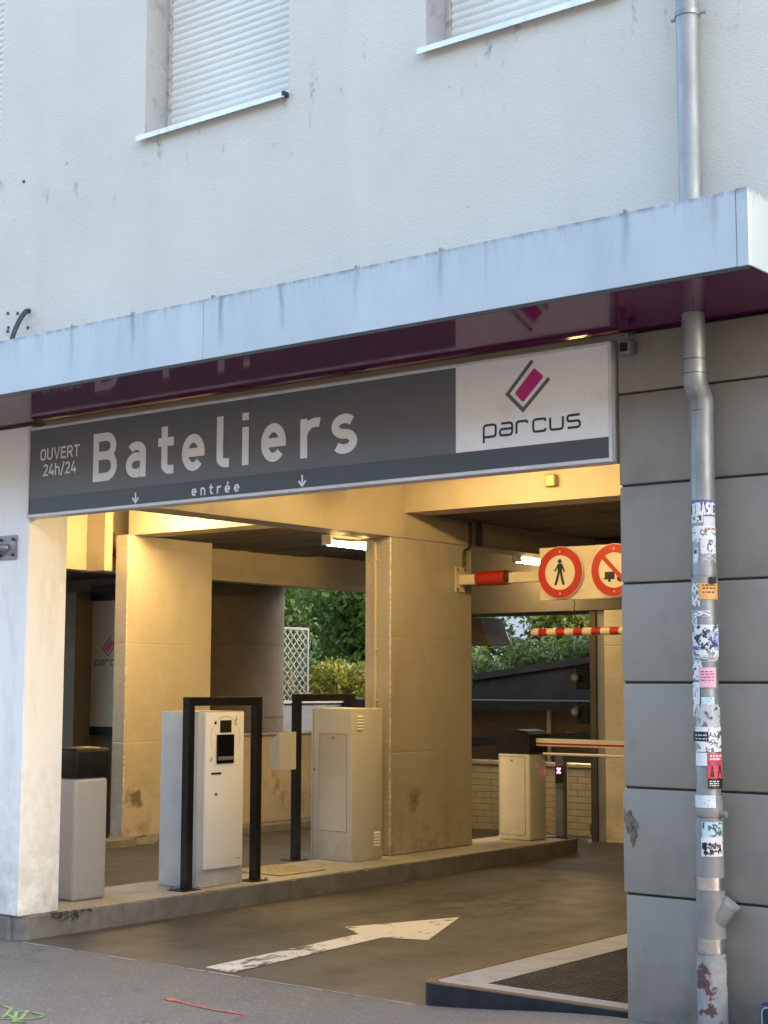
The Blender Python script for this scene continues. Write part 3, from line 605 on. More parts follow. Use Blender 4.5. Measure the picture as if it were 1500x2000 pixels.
mb = MB(); mb.add([(.045, .08, ZP), (-1.268, .08, ZP), (-1.268, GY0, ZP), (.045, GY0, ZP)], [(3, 2, 1, 0)]); mb.add([(-1.268, GY0, ZP), (-1.268, 3.2, ZP), (GX0, 3.2, ZP), (GX0, GY0, ZP)], [(3, 2, 1, 0)])
mb.build('concrete_border', 'plat_concrete', pl)
MB().add([(GX0, GY0, ZP - .08), (.045, GY0, ZP - .08), (.045, 3.2, ZP - .08), (GX0, 3.2, ZP - .08), (GX0, GY0, ZP), (.045, GY0, ZP), (.045, 3.2, ZP), (GX0, 3.2, ZP)], [(0, 1, 2, 3), (0, 4, 5, 1), (0, 3, 7, 4)]).build('pit', 'pit_dark', pl)
mb = MB(); x_ = GX0 + .012
while x_ < .04: mb.box(x_, x_ + .007, GY0, 3.2, ZP - .026, ZP + .002); x_ += .034
y_ = GY0 + .012
while y_ < 3.2: mb.box(GX0, .045, y_, y_ + .005, ZP - .0245, ZP + .0008); y_ += .034
mb.build('grating', 'grate_steel', pl)

# ------------------------------------------------------------------ downpipe with stickers
dp = thing('downpipe', 'grey metal rain downpipe covered in torn stickers on the grey panel wall', 'pipe', (.522, -.1, 0))
PX, PY = .522, -.1
B_up = MB().tube([(PX - .002, -.165, 8.1), (PX - .002, -.165, 3.835)], .058, 24); B_up.build('upper_pipe', 'galvanised_new', dp)
for zz, rr in ((5.0, .064),):
    MB().tube([(PX - .002, -.165, zz), (PX - .002, -.165, zz + .025)], rr, 24).build('clamp', 'galvanised', dp)
    for s_ in (-1, 1): MB().tube([(PX - .002 + s_ * .062, -.155, zz + .012), (PX - .002 + s_ * .095, -.15, zz + .012)], .011, 8).build('clamp_ear', 'galvanised', dp)
MB().tube([(PX, -.165, 3.4735), (PX, -.165, 3.17), (PX, -.162, 3.13), (PX, -.12, 3.085), (PX, PY, 3.05), (PX, PY, 2.98)], [.058, .058, .058, .058, .06, .06], 24).build('offset_bend', 'galvanised', dp)
for zz in (3.24, 3.17): MB().tube([(PX, -.165, zz), (PX, -.165, zz + .004)], .0592, 24).build('seam_ring', 'rubber_black', dp)
MB().tube([(PX, PY, 3.0), (PX, PY, 1.10)], .0585, 28).build('steel_pipe', 'galvanised', dp)
MB().tube([(PX, PY, 2.992), (PX, PY, 2.996)], .0598, 24).build('seam_ring', 'rubber_black', dp)
MB().tube([(PX, PY, 1.125), (PX, PY, 1.12), (PX, PY, .40)], [.064, .066, .069], 28).build('plastic_pipe', 'pvc_grey', dp)
MB().tube([(PX, PY, .45), (PX, PY, -.03)], [.068, .074], 28).build('cast_iron_base', 'old_castiron', dp)
for zz, h_, r_, mt in ((2.145, .026, .0635, 'galvanised_new'), (2.18, .04, .062, 'galvanised'), (1.028, .022, .074, 'pvc_grey'), (.682, .06, .0725, 'band_steel'), (.388, .068, .0735, 'band_steel')):
    MB().tube([(PX, PY, zz), (PX, PY, zz + h_)], r_, 28).build('clamp', mt, dp)
MB().tube([(PX + .07, -.115, 1.04), (PX + .1, -.115, 1.04)], .016, 12).build('clamp_ear', 'pvc_grey', dp)
MB().box(PX + .045, PX + .075, -.15, -.12, 2.14, 2.172, bev=.004).build('clamp_ear', 'rubber_black', dp)
MB().tube([(PX, PY, .50), (PX + .05, PY, .565), (PX + .085, PY + .03, .615)], [.05, .05, .044], 20).build('branch', 'pvc_grey', dp)
MB().tube([(PX + .083, PY + .029, .612), (PX + .094, PY + .033, .627)], .047, 20).build('branch_cap', 'galvanised_new', dp)
fc = Vector((4.05 - PX, -7.11 - PY, 0)).normalized(); rc = Vector((-fc.y, fc.x, 0))
if rc.x < 0: rc = -rc
def zpx(y): return 2.527 - (y - 985) * .00245
def PC(r):
    def f(u, v, l=0.):
        ph = math.asin(max(-1, min(1, u * .985))) if abs(u) < 1 else math.copysign(rad(80) + (abs(u) - 1) * .6, u)
        q = (fc * math.cos(ph) + rc * math.sin(ph)) * (r + l); return (PX + q.x, PY + q.y, v)
    return f
STK = {}
def smat(c):
    k = 'sticker_%d_%d_%d' % tuple(int(x_ * 99) for x_ in c)
    if k not in MATS: pm(k, c, .5, var=.08, vs=30)
    return k
layer = [0]
def sticker(u0, u1, y0, y1, c, torn=0., r=.0592, nu=14, nz=14, seed=0, marks=None):
    random.seed(seed * 7 + int(y0)); layer[0] += 1; rr = r + .00035 * layer[0]; P = PC(rr); mb = MB(); z0, z1 = zpx(y1), zpx(y0)
    ph = [random.uniform(0, 6.28) for _ in range(6)]
    for i in range(nu):
        for j in range(nz):
            u, v = (i + .5) / nu, (j + .5) / nz; e = min(u, 1 - u, v, 1 - v) * 2
            nval = .5 + .25 * (math.sin(u * 9 + ph[0] + 3 * math.sin(v * 7 + ph[1])) + math.sin(v * 11 + ph[2] + 2 * math.sin(u * 13 + ph[3])))
            if torn and nval < max(0, torn - .1) * (1.2 - .5 * e): continue
            a, b_, c0, d = i / nu, (i + 1) / nu, j / nz, (j + 1) / nz
            J = lambda s_, t_: P(u0 + (u1 - u0) * s_, z0 + (z1 - z0) * t_)
            mb.add([J(a, c0), J(b_, c0), J(b_, d), J(a, d)], [(0, 1, 2, 3)])
    if not mb.f: return None
    o = mb.build('sticker', smat(c), dp)
    if marks: marks(o, PC(rr + .0005))
    return o
def sub(o, mb, c): mb.build('print', smat(c), o)
def lines(u0, u1, ys, c, h=.006, seed=1):
    def f(o, P):
        random.seed(seed); mb = MB()
        for y in ys:
            u = u0
            while u < u1 - .06:
                L = random.uniform(.1, .3); e = min(u1, u + L); k = 4
                ribbon(mb, [(u + (e - u) * t / k, zpx(y)) for t in range(k + 1)], h, lambda a, b_, l: P(a, b_, l)); u = e + .07
        sub(o, mb, c)
    return f
def strip_u(mb, pts, w, P, asp=.059):
    """ribbon in cylinder space: u is scaled to metres for even width"""
    ribbon(mb, [(a * asp, b_) for a, b_ in pts], w, lambda a, b_, l: P(a / asp, b_, l))
def scrib(u0, u1, y0, y1, c, n=7, w=.008, seed=3):
    def f(o, P):
        random.seed(seed); mb = MB()
        for k in range(n):
            u, y = random.uniform(u0, u1), random.uniform(y0, y1); pts = [(u, zpx(y))]
            for _ in range(4):
                u = max(u0, min(u1, u + random.uniform(-.35, .35))); y = max(y0, min(y1, y + random.uniform(-9, 9))); pts.append((u, zpx(y)))
            q = MB(); strip_u(q, pts, w, P); mb.add(q.v, q.f)
        sub(o, mb, c)
    return f
def words(txt, u, y, size, w, c, asp=.059, more=None, fit=None):
    def f(o, P):
        mb = MB(); write(mb, txt, u * asp, zpx(y), size, w, lambda a, b_, l: P(a / asp, b_, l), fit=fit); sub(o, mb, c)
        if more: more(o, P)
    return f
WH, GY = (.66, .70, .72), (.42, .45, .47)
sticker(-.98, .98, 976, 1010, (.07, .10, .28), .22, marks=words('TRASC', -.9, 1006, .062, .2, (.7, .74, .78), fit=.108))
sticker(-.95, -.02, 1004, 1021, WH, .1, marks=scrib(-.8, -.2, 1008, 1018, (.05, .06, .05), 5, .006))
sticker(.02, .95, 1009, 1036, (.56, .60, .68), .1)
sticker(-.9, .97, 1028, 1060, WH, .30, marks=words('CE', -.25, 1046, .026, .17, (.05, .05, .06), more=lines(.1, .95, [1034], (.40, .16, .1), .01)))
sticker(-.25, .95, 1054, 1083, (.62, .66, .68), .12, marks=scrib(.3, .9, 1056, 1081, (.10, .12, .16), 5, .006, 9))
sticker(-.85, -.45, 1072, 1102, WH, .2, marks=scrib(-.72, -.6, 1076, 1082, (.04, .04, .05), 3, .009, 5))
sticker(-.2, .95, 1083, 1100, GY, .55)
sticker(-1.0, -.38, 1141, 1187, WH, .42, marks=scrib(-.9, -.5, 1146, 1180, (.2, .25, .26), 4, .004))
sticker(-.45, 1.0, 1141, 1174, (.72, .36, .10), 0, marks=lines(-.15, .8, [1146, 1152, 1160], (.06, .03, .02), .007))
sticker(-1.0, .4, 1196, 1208, WH, .5)
sticker(-1.05, -.6, 1205, 1226, WH, .5)
sticker(-1.05, .98, 1224, 1288, (.62, .68, .72), .38, nu=20, nz=26, marks=scrib(-.9, .9, 1226, 1284, (.03, .04, .06), 9, .008, 4))
sticker(.2, 1.0, 1236, 1274, (.34, .38, .58), .3, marks=scrib(.2, .9, 1240, 1272, (.03, .04, .12), 7, .009, 6))
sticker(-1.05, -.45, 1266, 1274, (.10, .11, .32), .3)
sticker(-1.05, .9, 1284, 1297, GY, .5); sticker(-1.05, -.3, 1295, 1332, WH, .45)
sticker(-.55, .72, 1308, 1347, (.66, .40, .50), .06, marks=lines(-.4, .55, [1316, 1321, 1327, 1333], (.42, .05, .16), .006, 5))
sticker(-1.04, -.5, 1337, 1404, WH, .32)
sticker(-.4, .55, 1366, 1383, (.46, .62, .70), .25); sticker(-.75, .95, 1380, 1428, GY, .4, nu=18, nz=18)
sticker(-.85, .98, 1424, 1472, WH, .33, nu=20, nz=20, marks=scrib(-.1, .9, 1430, 1468, (.12, .15, .17), 10, .005, 8))
sticker(-1.0, .08, 1433, 1452, (.012, .012, .016), 0, marks=lines(-.85, -.02, [1440, 1447], (.6, .6, .6), .005))
sticker(-.85, -.05, 1474, 1499, WH, .12)
def cones(o, P):
    for uc in (.3, .82):
        mb = MB(); a = .059
        for s0, s1, q0, q1 in ((.15, .1, 1521, 1508), (.1, .04, 1507, 1498)):
            mb.add([P(uc - s0, zpx(q0), .0006), P(uc + s0, zpx(q0), .0006), P(uc + s1, zpx(q1), .0006), P(uc - s1, zpx(q1), .0006)], [(0, 1, 2, 3)])
        sub(o, mb, (.02, .012, .015))
    lines(.15, .95, [1480, 1486], (.75, .7, .7), .009, 4)(o, P); scrib(.1, .7, 1491, 1497, (.2, .05, .22), 3, .008, 2)(o, P)
sticker(-.02, 1.03, 1475, 1524, (.62, .06, .08), .05, marks=cones)
sticker(.02, 1.06, 1523, 1543, (.015, .015, .02), 0, marks=lines(.1, .75, [1529, 1533, 1537], (.6, .6, .6), .005, 3))
sticker(-.95, .5, 1556, 1580, (.60, .66, .70), .12, r=.0585)
sticker(-.5, .9, 1607, 1638, (.42, .58, .64), .05, r=.059, marks=scrib(-.4, .8, 1610, 1634, (.04, .10, .12), 9, .009, 2))
sticker(-.58, .9, 1637, 1673, (.66, .64, .70), 0, r=.059, marks=scrib(-.4, .7, 1649, 1668, (.008, .008, .01), 13, .014, 7))

# ================================================================== ISLAND EQUIPMENT
ZI = .058
c1 = thing('barrier_cabinet', 'pale grey cabinet with black hood right behind the white pillar', 'cabinet', (-5.13, .9, ZI))
MB().box(-5.26, -5.015, .735, 1.06, ZI, .95, bev=.03, seg=3).build('body', 'cab_grey', c1)
MB().box(-5.275, -5.005, .725, 1.075, .952, 1.17, bev=.03, seg=3).build('hood', 'powder_black', c1)
MB().tube([(-5.27, .715, .99), (-5.27, .70, 1.0), (-5.27, .70, 1.1), (-5.27, .715, 1.11)], .014, 10).build('handle', 'cream_paint', c1)
B(-5.2, -5.05, .85, 1.0, 1.1705, 1.176, bev=.002).build('lid', 'checker_plate', c1)

tm = thing('ticket_terminal', 'white-fronted blue-grey ticket terminal with small screen on the island', 'terminal', (-5.07, 2.1, ZI))
MB().box(-5.285, -4.865, 1.85, 2.375, ZI, 1.432, bev=.008, seg=2).build('body', 'cab_bluegrey', tm)
MB().box(-4.863, -4.832, 1.905, 2.342, .2, 1.424, bev=.006, seg=2).build('front_plate', 'cab_white', tm)
XF = -4.831
def fy(px_): return 1.905 + (px_ - 360) / (1140 - 360) * .437   # from a closer look at the plate
def fz(py_): return 1.424 - (py_ - 230) / (1230 - 230) * .405
MB().box(XF, XF + .004, fy(640), fy(868), fz(625), fz(385)).build('display', 'screen_dim', tm)
mb = MB().box(XF, XF + .01, fy(568), fy(925), fz(1230), fz(665), bev=.004); mb.build('reader_window', 'screen_black', tm)
MB().box(XF + .0105, XF + .022, fy(585), fy(905), fz(1165), fz(1095), bev=.004).build('reader_lip', 'device_grey', tm)
MB().box(XF, XF + .003, fy(470), fy(670), fz(1435), fz(1400)).build('card_slot', 'screen_dim', tm)
MB().drum((XF, fy(545), fz(432)), (1, 0, 0), .012, .003, 16).build('speaker_hole', 'screen_black', tm)
MB().drum((XF, fy(575), fz(1820)), (1, 0, 0), .013, .004, 14).build('lock', 'device_grey', tm)
Pm = face_x(XF + .001); mb = MB(); cy_, cz_ = (fy(455) + fy(1050)) / 2, fz(720)
for a0, a1 in ((150, 212), (52, 128), (-32, 28)): ribbon(mb, arc(cy_, cz_, (fy(1050) - fy(455)) / 2, .165, a0, a1, 16), .0035, Pm)
mb.build('print', 'ink_grey', tm)
mb = MB(); ribbon(mb, [(fy(965), fz(310)), (fy(985), fz(370)), (fy(950), fz(410)), (fy(975), fz(500))], .012, Pm); mb.build('print', 'ink_green', tm)
mb = MB(); ribbon(mb, [(fy(460), fz(1190)), (fy(470), fz(1130)), (fy(480), fz(1090))], .012, Pm); ribbon(mb, [(2.27, .262), (2.29, .266), (2.315, .268)], .006, Pm); mb.build('print', 'ink_grey', tm)
MB().box(-4.95, -4.9, 2.376, 2.39, 1.28, 1.31, bev=.003).build('hinge', 'cab_white', tm)

def frame(label, xa, xb, ya, yb, zt, grp):
    t = .07; f_ = thing('protective_frame', label, 'frame', ((xa + xb) / 2, (ya + yb) / 2, ZI), grp)
    for y_ in (ya, yb - t):
        MB().box(xa, xb, y_, y_ + t, ZI + .008, zt - .0705, bev=.004).build('post', 'powder_black', f_)
        MB().box(xa - .075, xb + .035, y_ - .06, y_ + t + .06, ZI, ZI + .008, bev=.002).build('base_plate', 'powder_black', f_)
        for bx_, by_ in ((xa - .055, y_ - .04), (xa - .055, y_ + t + .04), (xb + .018, y_ + t + .042)): MB().drum((bx_, by_, ZI + .008), (0, 0, 1), .011, .016, 6).build('bolt', 'band_steel', f_)
    MB().box(xa, xb, ya, yb, zt - .07, zt, bev=.004).build('crossbar', 'powder_black', f_)
    return f_
G_ = 'black steel guard frames on the island'
frame('black steel guard frame around the white-fronted ticket terminal', -4.90, -4.83, 1.71, 2.56, 1.547, G_)
frame('black steel guard frame half hidden behind the beige cabinet', -5.64, -5.57, 3.83, 4.68, 1.562, G_)
bx = thing('card_reader_box', 'small wedge-shaped beige reader box fixed to the rear guard frame', 'box', (-5.62, 3.7, .88))
MB().extr([(-5.565, 3.59, .88), (-5.565, 3.59, 1.218), (-5.70, 3.59, 1.13), (-5.65, 3.59, .88)], (0, .225, 0)).build('housing', 'cab_beige', bx)

c2 = thing('equipment_cabinet', 'tall beige equipment cabinet with louvres in front of the middle pier', 'cabinet', (-5.34, 4.27, ZI))
MB().box(-5.585, -5.10, 4.05, 4.50, ZI, 1.432, bev=.008, seg=2).build('body', 'cab_beige', c2)
for a, c in (((-5.49, 4.0485, .32), (-5.155, 4.05, 1.20)),):
    mb = MB()
    for q in ((a[0], c[0], a[2], a[2] + .005), (a[0], c[0], c[2] - .005, c[2])): mb.box(q[0], q[1], 4.0483, 4.0495, q[2], q[3])
    for q in ((a[0], a[0] + .005), (c[0] - .005, c[0])): mb.box(q[0], q[1], 4.0483, 4.0495, a[2] + .005, c[2] - .005)
    mb.build('door_gap', 'cab_line', c2)
    MB().box(a[0] + .005, c[0] - .005, 4.0465, 4.0498, a[2] + .005, c[2] - .005).build('door', 'cab_beige', c2)
MB().drum((-5.32, 4.0465, 1.165), (0, -1, 0), .013, .006, 14).build('lock', 'brass', c2)
MB().drum((-5.545, 4.0495, .87), (0, -1, 0), .013, .006, 14).build('lock', 'brass', c2)
B(-5.562, -5.558, 4.0487, 4.0497, ZI + .01, 1.42).build('door_gap', 'cab_line', c2)
for zz, ya in ((1.24, 4.12), (.18, 4.37)):
    for k in range(5):
        MB().extr([(-5.0995, ya, zz + k * .028), (-5.088, ya, zz + k * .028), (-5.0995, ya, zz + k * .028 + .016)], (0, .085, 0)).build('louvre', 'cab_white', c2)

hc = thing('hatch_cover', 'rusty yellow checker-plate hatch cover set in the island top', 'hatch', (-5.2, 3.17, ZI))
MB().box(-5.49, -4.90, 2.88, 3.46, ZI + .001, ZI + .009, bev=.002).build('plate', 'checker_plate', hc)
mb = MB()
for i in range(12):
    for j in range(12):
        a = math.pi / 4 if (i + j) % 2 else -math.pi / 4; cx, cy = -5.465 + i * .049, 2.905 + j * .048; d = Vector((math.cos(a), math.sin(a), 0)); e_ = Vector((-d.y, d.x, 0)); cc = Vector((cx, cy, ZI + .0092))
        mb.add([cc - d * .016, cc - e_ * .004, cc + d * .016, cc + e_ * .004, cc + Vector((0, 0, .003))], [(0, 1, 4), (1, 2, 4), (2, 3, 4), (3, 0, 4)])
mb.build('raised_pattern', 'checker_plate', hc)

# barrier gate with its arm
bg_ = thing('barrier_gate', 'cream parking barrier with black hood and lowered red-striped arm', 'barrier', (-5.11, 6.86, ZI))
MB().box(-5.305, -4.91, 6.70, 7.02, ZI, .947, bev=.025, seg=3).build('body', 'cab_beige', bg_)
mb = MB()
for q in ((-5.285, -4.965, .11, .116), (-5.285, -4.965, .91, .916)): mb.box(q[0], q[1], 6.6975, 6.6995, q[2], q[3])
for q in ((-5.285, -5.279), (-4.971, -4.965)): mb.box(q[0], q[1], 6.6975, 6.6995, .116, .91)
mb.build('door_gap', 'cab_line', bg_)
MB().drum((-5.13, 6.6995, .87), (0, -1, 0), .012, .005, 12).build('lock', 'brass', bg_)
mb = MB(); pr = [(-5.315, .95), (-4.90, .95), (-4.90, 1.14), (-4.94, 1.175), (-5.06, 1.19), (-5.2, 1.17), (-5.315, 1.12)]
mb.extr([(a, 6.69, b_) for a, b_ in pr][::-1], (0, .34, 0)); mb.build('hood', 'powder_black', bg_)
MB().box(-4.9085, -4.905, 6.80, 6.88, .80, .84).build('label_plate', 'sign_white', bg_)
rz = -.03
arm = MB().extr([(-4.895, 6.80, 1.025), (-4.895, 6.84, 1.025), (-4.895, 6.84, 1.10), (-4.895, 6.80, 1.10)][::-1], (4.3, -.12, 0)).build('arm', 'arm_white', bg_)
MB().extr([(-4.894, 6.797, 1.038), (-4.894, 6.799, 1.038), (-4.894, 6.799, 1.058), (-4.894, 6.797, 1.058)][::-1], (4.29, -.12, 0)).build('red_stripe', 'arm_red', arm)
MB().tube([(-4.82, 6.82, .945), (-.7, 6.70, .945)], .014, 10).build('lower_rail', 'arm_white', bg_)

ps = thing('display_post', 'slim dark post with small red lit display at the end of the island', 'post', (-4.9, 7.28, ZI))
MB().box(-4.945, -4.845, 7.24, 7.32, ZI + .008, .93, bev=.006).build('post', 'device_grey', ps)
MB().box(-5.02, -4.77, 7.17, 7.39, ZI, ZI + .008).build('base_plate', 'conduit_dark', ps)
MB().box(-4.94, -4.85, 7.236, 7.2395, .62, .80).build('display', 'screen_black', ps)
mb = MB(); Pp = face_y(7.2355); ribbon(mb, [(-4.915, .78), (-4.875, .725)], .014, Pp); ribbon(mb, [(-4.875, .78), (-4.915, .725)], .014, Pp, .0005); mb.build('lit_cross', 'display_red', ps)
bp = thing('black_post', 'black square post at the foot of the far left pier', 'post', (-9.0, 4.63, -.1))
MB().box(-9.05, -8.98, 4.58, 4.66, -.02, .95, bev=.004).build('post', 'powder_black', bp); MB().box(-9.12, -8.92, 4.52, 4.72, -.035, -.02).build('base_plate', 'powder_black', bp)
kb = thing('pier_kerb', 'broken concrete kerb under the far left pier', 'kerb', (-9, 6.5, -.1))
mb = MB(); random.seed(3); prof = []
yy = 4.45
while yy < 8.6:
    chip_ = .09 if 4.98 < yy < 5.2 else random.uniform(0, .012); prof.append((yy, chip_)); yy += .09
nn = len(prof)
mb.add([(-8.82, y_, -.11) for y_, c in prof] + [(-8.82 - c * .8, y_, -.015 - c) for y_, c in prof] + [(-8.86 - c * 1.3, y_, -.005) for y_, c in prof] + [(-9.4, y_, -.005) for y_, c in prof],
       [(k * nn + i, k * nn + i + 1, (k + 1) * nn + i + 1, (k + 1) * nn + i) for k in range(3) for i in range(nn - 1)])
mb.add([(-9.4, 4.45, -.11), (-8.82, 4.45, -.11), (-8.82, 4.45, -.015), (-9.4, 4.45, -.005)], [(0, 1, 2, 3)]); mb.build('kerb_stone', 'kerb_concrete', kb)

# ------------------------------------------------------------------ height-limit gantry with its boards
YG = 5.82
ga = thing('height_gantry', 'cream horizontal bar bolted to the middle pier with a red sleeve', 'gantry', (-5.16, YG, 2.7))
MB().box(-5.159, -5.145, YG - .085, YG + .085, 2.575, 2.825, bev=.002).build('bracket_plate', 'cream_paint', ga)
for dy in (-.062, .062):
    for dz in (-.1, .1): MB().drum((-5.145, YG + dy, 2.70 + dz), (1, 0, 0), .013, .012, 6).build('bolt', 'brass', ga)
MB().box(-5.144, -2.4, YG - .03, YG + .03, 2.645, 2.745, bev=.004).build('bar', 'cream_paint', ga)
MB().tube([(-4.93, YG, 2.70), (-4.59, YG, 2.70)], .074, 24).build('sleeve', 'red_paint', ga)
MB().tube([(-4.588, YG, 2.70), (-4.55, YG, 2.70)], .06, 20).build('sleeve_end', 'conduit_dark', ga)
wb = thing('sign_board', 'cream board hung on the gantry bar carrying two round signs', 'board', (-3.6, YG - .04, 2.46))
MB().box(-4.175, -2.85, YG - .052, YG - .032, 2.457, 2.963, bev=.003).build('board', 'cream_paint', wb)
def round_sign(label, cx, diag):
    t = thing('prohibition_sign', label, 'sign', (cx, YG - .06, 2.716), 'round red-ringed prohibition signs'); y0 = YG - .085; u, w_ = (1, 0, 0), (0, 0, 1)
    MB().drum((cx, y0 + .03, 2.716), (0, -1, 0), .25, .028, 48).build('plate', 'sign_frame', t)
    MB().disc((cx, y0 - .0005, 2.716), u, w_, .245, 48, .165).build('red_ring', 'sign_red', t)
    MB().disc((cx, y0 - .0004, 2.716), u, w_, .165, 48).build('face', 'sign_face', t)
    for dz in (-.2, .2): MB().drum((cx, y0 - .001, 2.716 + dz), (0, -1, 0), .009, .004, 10).build('rivet', 'sign_frame', t)
    P = face_y(y0 - .002)
    if diag:
        mb = MB(); ribbon(mb, [(cx - .12, 2.716 + .13), (cx + .13, 2.716 - .125)], .042, P, .002); mb.build('red_bar', 'sign_red', t)
        mb = MB(); mb.add([P(cx + a, 2.716 + b_) for a, b_ in ((-.10, -.015), (-.10, -.085), (.005, -.085), (.005, -.015))], [(0, 1, 2, 3)]); mb.disc(P(cx - .05, 2.716 - .095, .0004), u, w_, .016, 14); ribbon(mb, [(cx - .12, 2.716 - .078), (cx - .1, 2.716 - .078)], .01, P)
        ribbon(mb, [(cx + .03, 2.716 - .08), (cx + .12, 2.716 - .08)], .03, P); mb.disc(P(cx + .06, 2.716 - .095, .0004), u, w_, .018, 14); mb.build('trailer_symbol', 'sign_black', t)
    else:
        mb = MB(); q = lambda pts, w: ribbon(mb, [(cx + a, 2.716 + b_) for a, b_ in pts], w, P, .0003 * len(mb.f) % .002)
        mb.disc(P(cx, 2.716 + .108, .0015), u, w_, .021, 16); q([(0, .085), (0, .0)], .05); q([(-.012, .005), (-.03, -.06), (-.052, -.12)], .026); q([(.012, .005), (.022, -.05), (.042, -.12)], .026)
        q([(-.018, .075), (-.045, .03), (-.062, .012)], .016); q([(.02, .075), (.04, .03), (.052, .005)], .016); mb.build('walker_symbol', 'sign_black', t)
round_sign('round red-ringed no-pedestrians sign with a walking figure', -3.925, False)
round_sign('round red-ringed no-trailers sign cut off by the grey wall', -3.335, True)
sb = thing('striped_bar', 'thin red and white striped height bar hanging under the sign board', 'bar', (-3.3, YG - .05, 2.15))
x_ = -4.18; k = 0
MB().tube([(-4.27, YG - .05, 2.152), (-4.262, YG - .05, 2.152), (-4.18, YG - .05, 2.152)], [.02, .036, .038], 16).build('end_cap', 'cream_paint', sb)
while x_ < -2.6:
    MB().tube([(x_, YG - .05, 2.152), (x_ + .0975, YG - .05, 2.152)], .037, 16).build('red_band' if k % 2 == 0 else 'white_band', 'arm_red' if k % 2 == 0 else 'cream_paint', sb); x_ += .098; k += 1
for cx in (-3.79, -2.8):
    zz = 2.19
    while zz < 2.45:
        MB().tube([(cx, YG - .05, zz), (cx + (.006 if int(zz * 100) % 2 else -.006), YG - .05, zz + .015), (cx, YG - .05, zz + .03)], .004, 6).build('chain_link', 'conduit_dark', sb); zz += .03

# ------------------------------------------------------------------ lamps
def lamp(label, x, y0, y1, z, along='y', glow='lamp_glow'):
    c = ((x, (y0 + y1) / 2, z) if along == 'y' else ((y0 + y1) / 2, x, z)); t = thing('tube_lamp', label, 'lamp', c, 'warm tube lamps under the ceiling')
    T = (lambda a, b_, q: (x + a, b_, q)) if along == 'y' else (lambda a, b_, q: (b_, x + a, q))
    def sweep(pts, a, b_):
        m_ = MB(); m_.extr([T(p, a, q) for p, q in pts], Vector(T(0, b_, 0)) - Vector(T(0, a, 0))); return m_
    sweep([(-.055, z + .02), (-.055, z + .065), (.055, z + .065), (.055, z + .02)], y0, y1).build('housing', 'lamp_body', t)
    mb = MB(); n = 8; pts = [(.05 * math.cos(math.pi * (1 + k / n)), z + .018 + .058 * math.sin(math.pi * (1 + k / n))) for k in range(n + 1)]
    sweep(pts, y0 + .03, y1 - .03).build('diffuser', glow, t)
    for a in (y0 + .002, y1 - .028): sweep([(-.056, z - .035), (-.056, z + .019), (.056, z + .019), (.056, z - .035)], a, a + .027).build('end_cap', 'lamp_body', t)
    return t
lamp('lit warm tube lamp left of the middle pier', -5.9, 4.61, 5.75, 3.04)
lamp('lit warm tube lamp half hidden behind the sign board', -5.75, 7.75, 8.42, 3.06)
lamp('lit warm tube lamp in the beam corner behind the name sign', 3.75, -4.5, -3.3, 3.56, 'x', 'lamp_glow_lane')
lamp('lit warm tube lamp just inside the entrance above the arrow', 1.2, -3.6, -2.4, 3.5, 'x', 'lamp_glow_lane')
lamp('lit warm tube lamp over the middle of the entrance lane behind the name sign', 3.75, -2.3, -1.1, 3.56, 'x', 'lamp_glow_lane')
lamp('lit warm tube lamp above the exit lane beside the far left pier', -8.1, 3.85, 4.8, 3.56, glow='lamp_glow_exit')
lamp('lit warm tube lamp far down the ramp seen past the barrier arm', -6.3, 9.75, 10.2, 1.0)

def conduit(label, path, r, mat, clips=()):
    t = thing('conduit', label, 'conduit', path[0]); MB().tube(path, r, 10).build('tube', mat, t)
    for p in clips: MB().box(p[0] - .028, p[0] + .028, p[1] - .012, p[1] + .02, p[2] - .01, p[2] + .01, bev=.002).build('clip', mat, t)
conduit('thin cream conduit running down the front of the middle pier', [(-5.33, 4.671, ZI), (-5.33, 4.671, 2.95), (-5.335, 4.671, 3.0), (-5.37, 4.671, 3.03), (-5.62, 4.671, 3.035), (-5.85, 4.66, 3.06)], .014, 'conduit_cream', [(-5.33, 4.672, 2.83), (-5.33, 4.672, 1.98), (-5.33, 4.672, 1.5)])
for i, (y_, l) in enumerate(((5.95, 'left dark conduit of the three dropping behind the gantry bracket'), (6.09, 'middle dark conduit of the three dropping behind the gantry bracket'), (6.15, 'right dark conduit of the three dropping behind the gantry bracket'))):
    if i == 0: conduit(l, [(-5.135, 5.97, 3.292), (-5.135, 5.97, 3.06), (-5.135, 5.94, 3.02), (-5.135, 5.88, 3.0), (-5.135, 5.86, 2.96), (-5.135, 5.86, 2.83)], .016, 'conduit_dark', [])
    else: conduit(l, [(-5.135, y_, 3.292), (-5.135, y_, 3.06)], .014, 'conduit_dark', [])
conduit('bent beige conduit with dark rod on the far left beam', [(-9.46, 5.12, 2.9), (-9.46, 5.12, 3.06), (-9.46, 5.16, 3.09), (-9.46, 5.27, 3.09)], .016, 'conduit_cream')
o = MB().tube([(-9.46, 5.06, 3.09), (-9.46, 5.06, 3.36)], .018, 8).build('aerial_rod', 'conduit_dark'); tag(o, 'short dark vertical rod on the gold far left beam', 'rod')

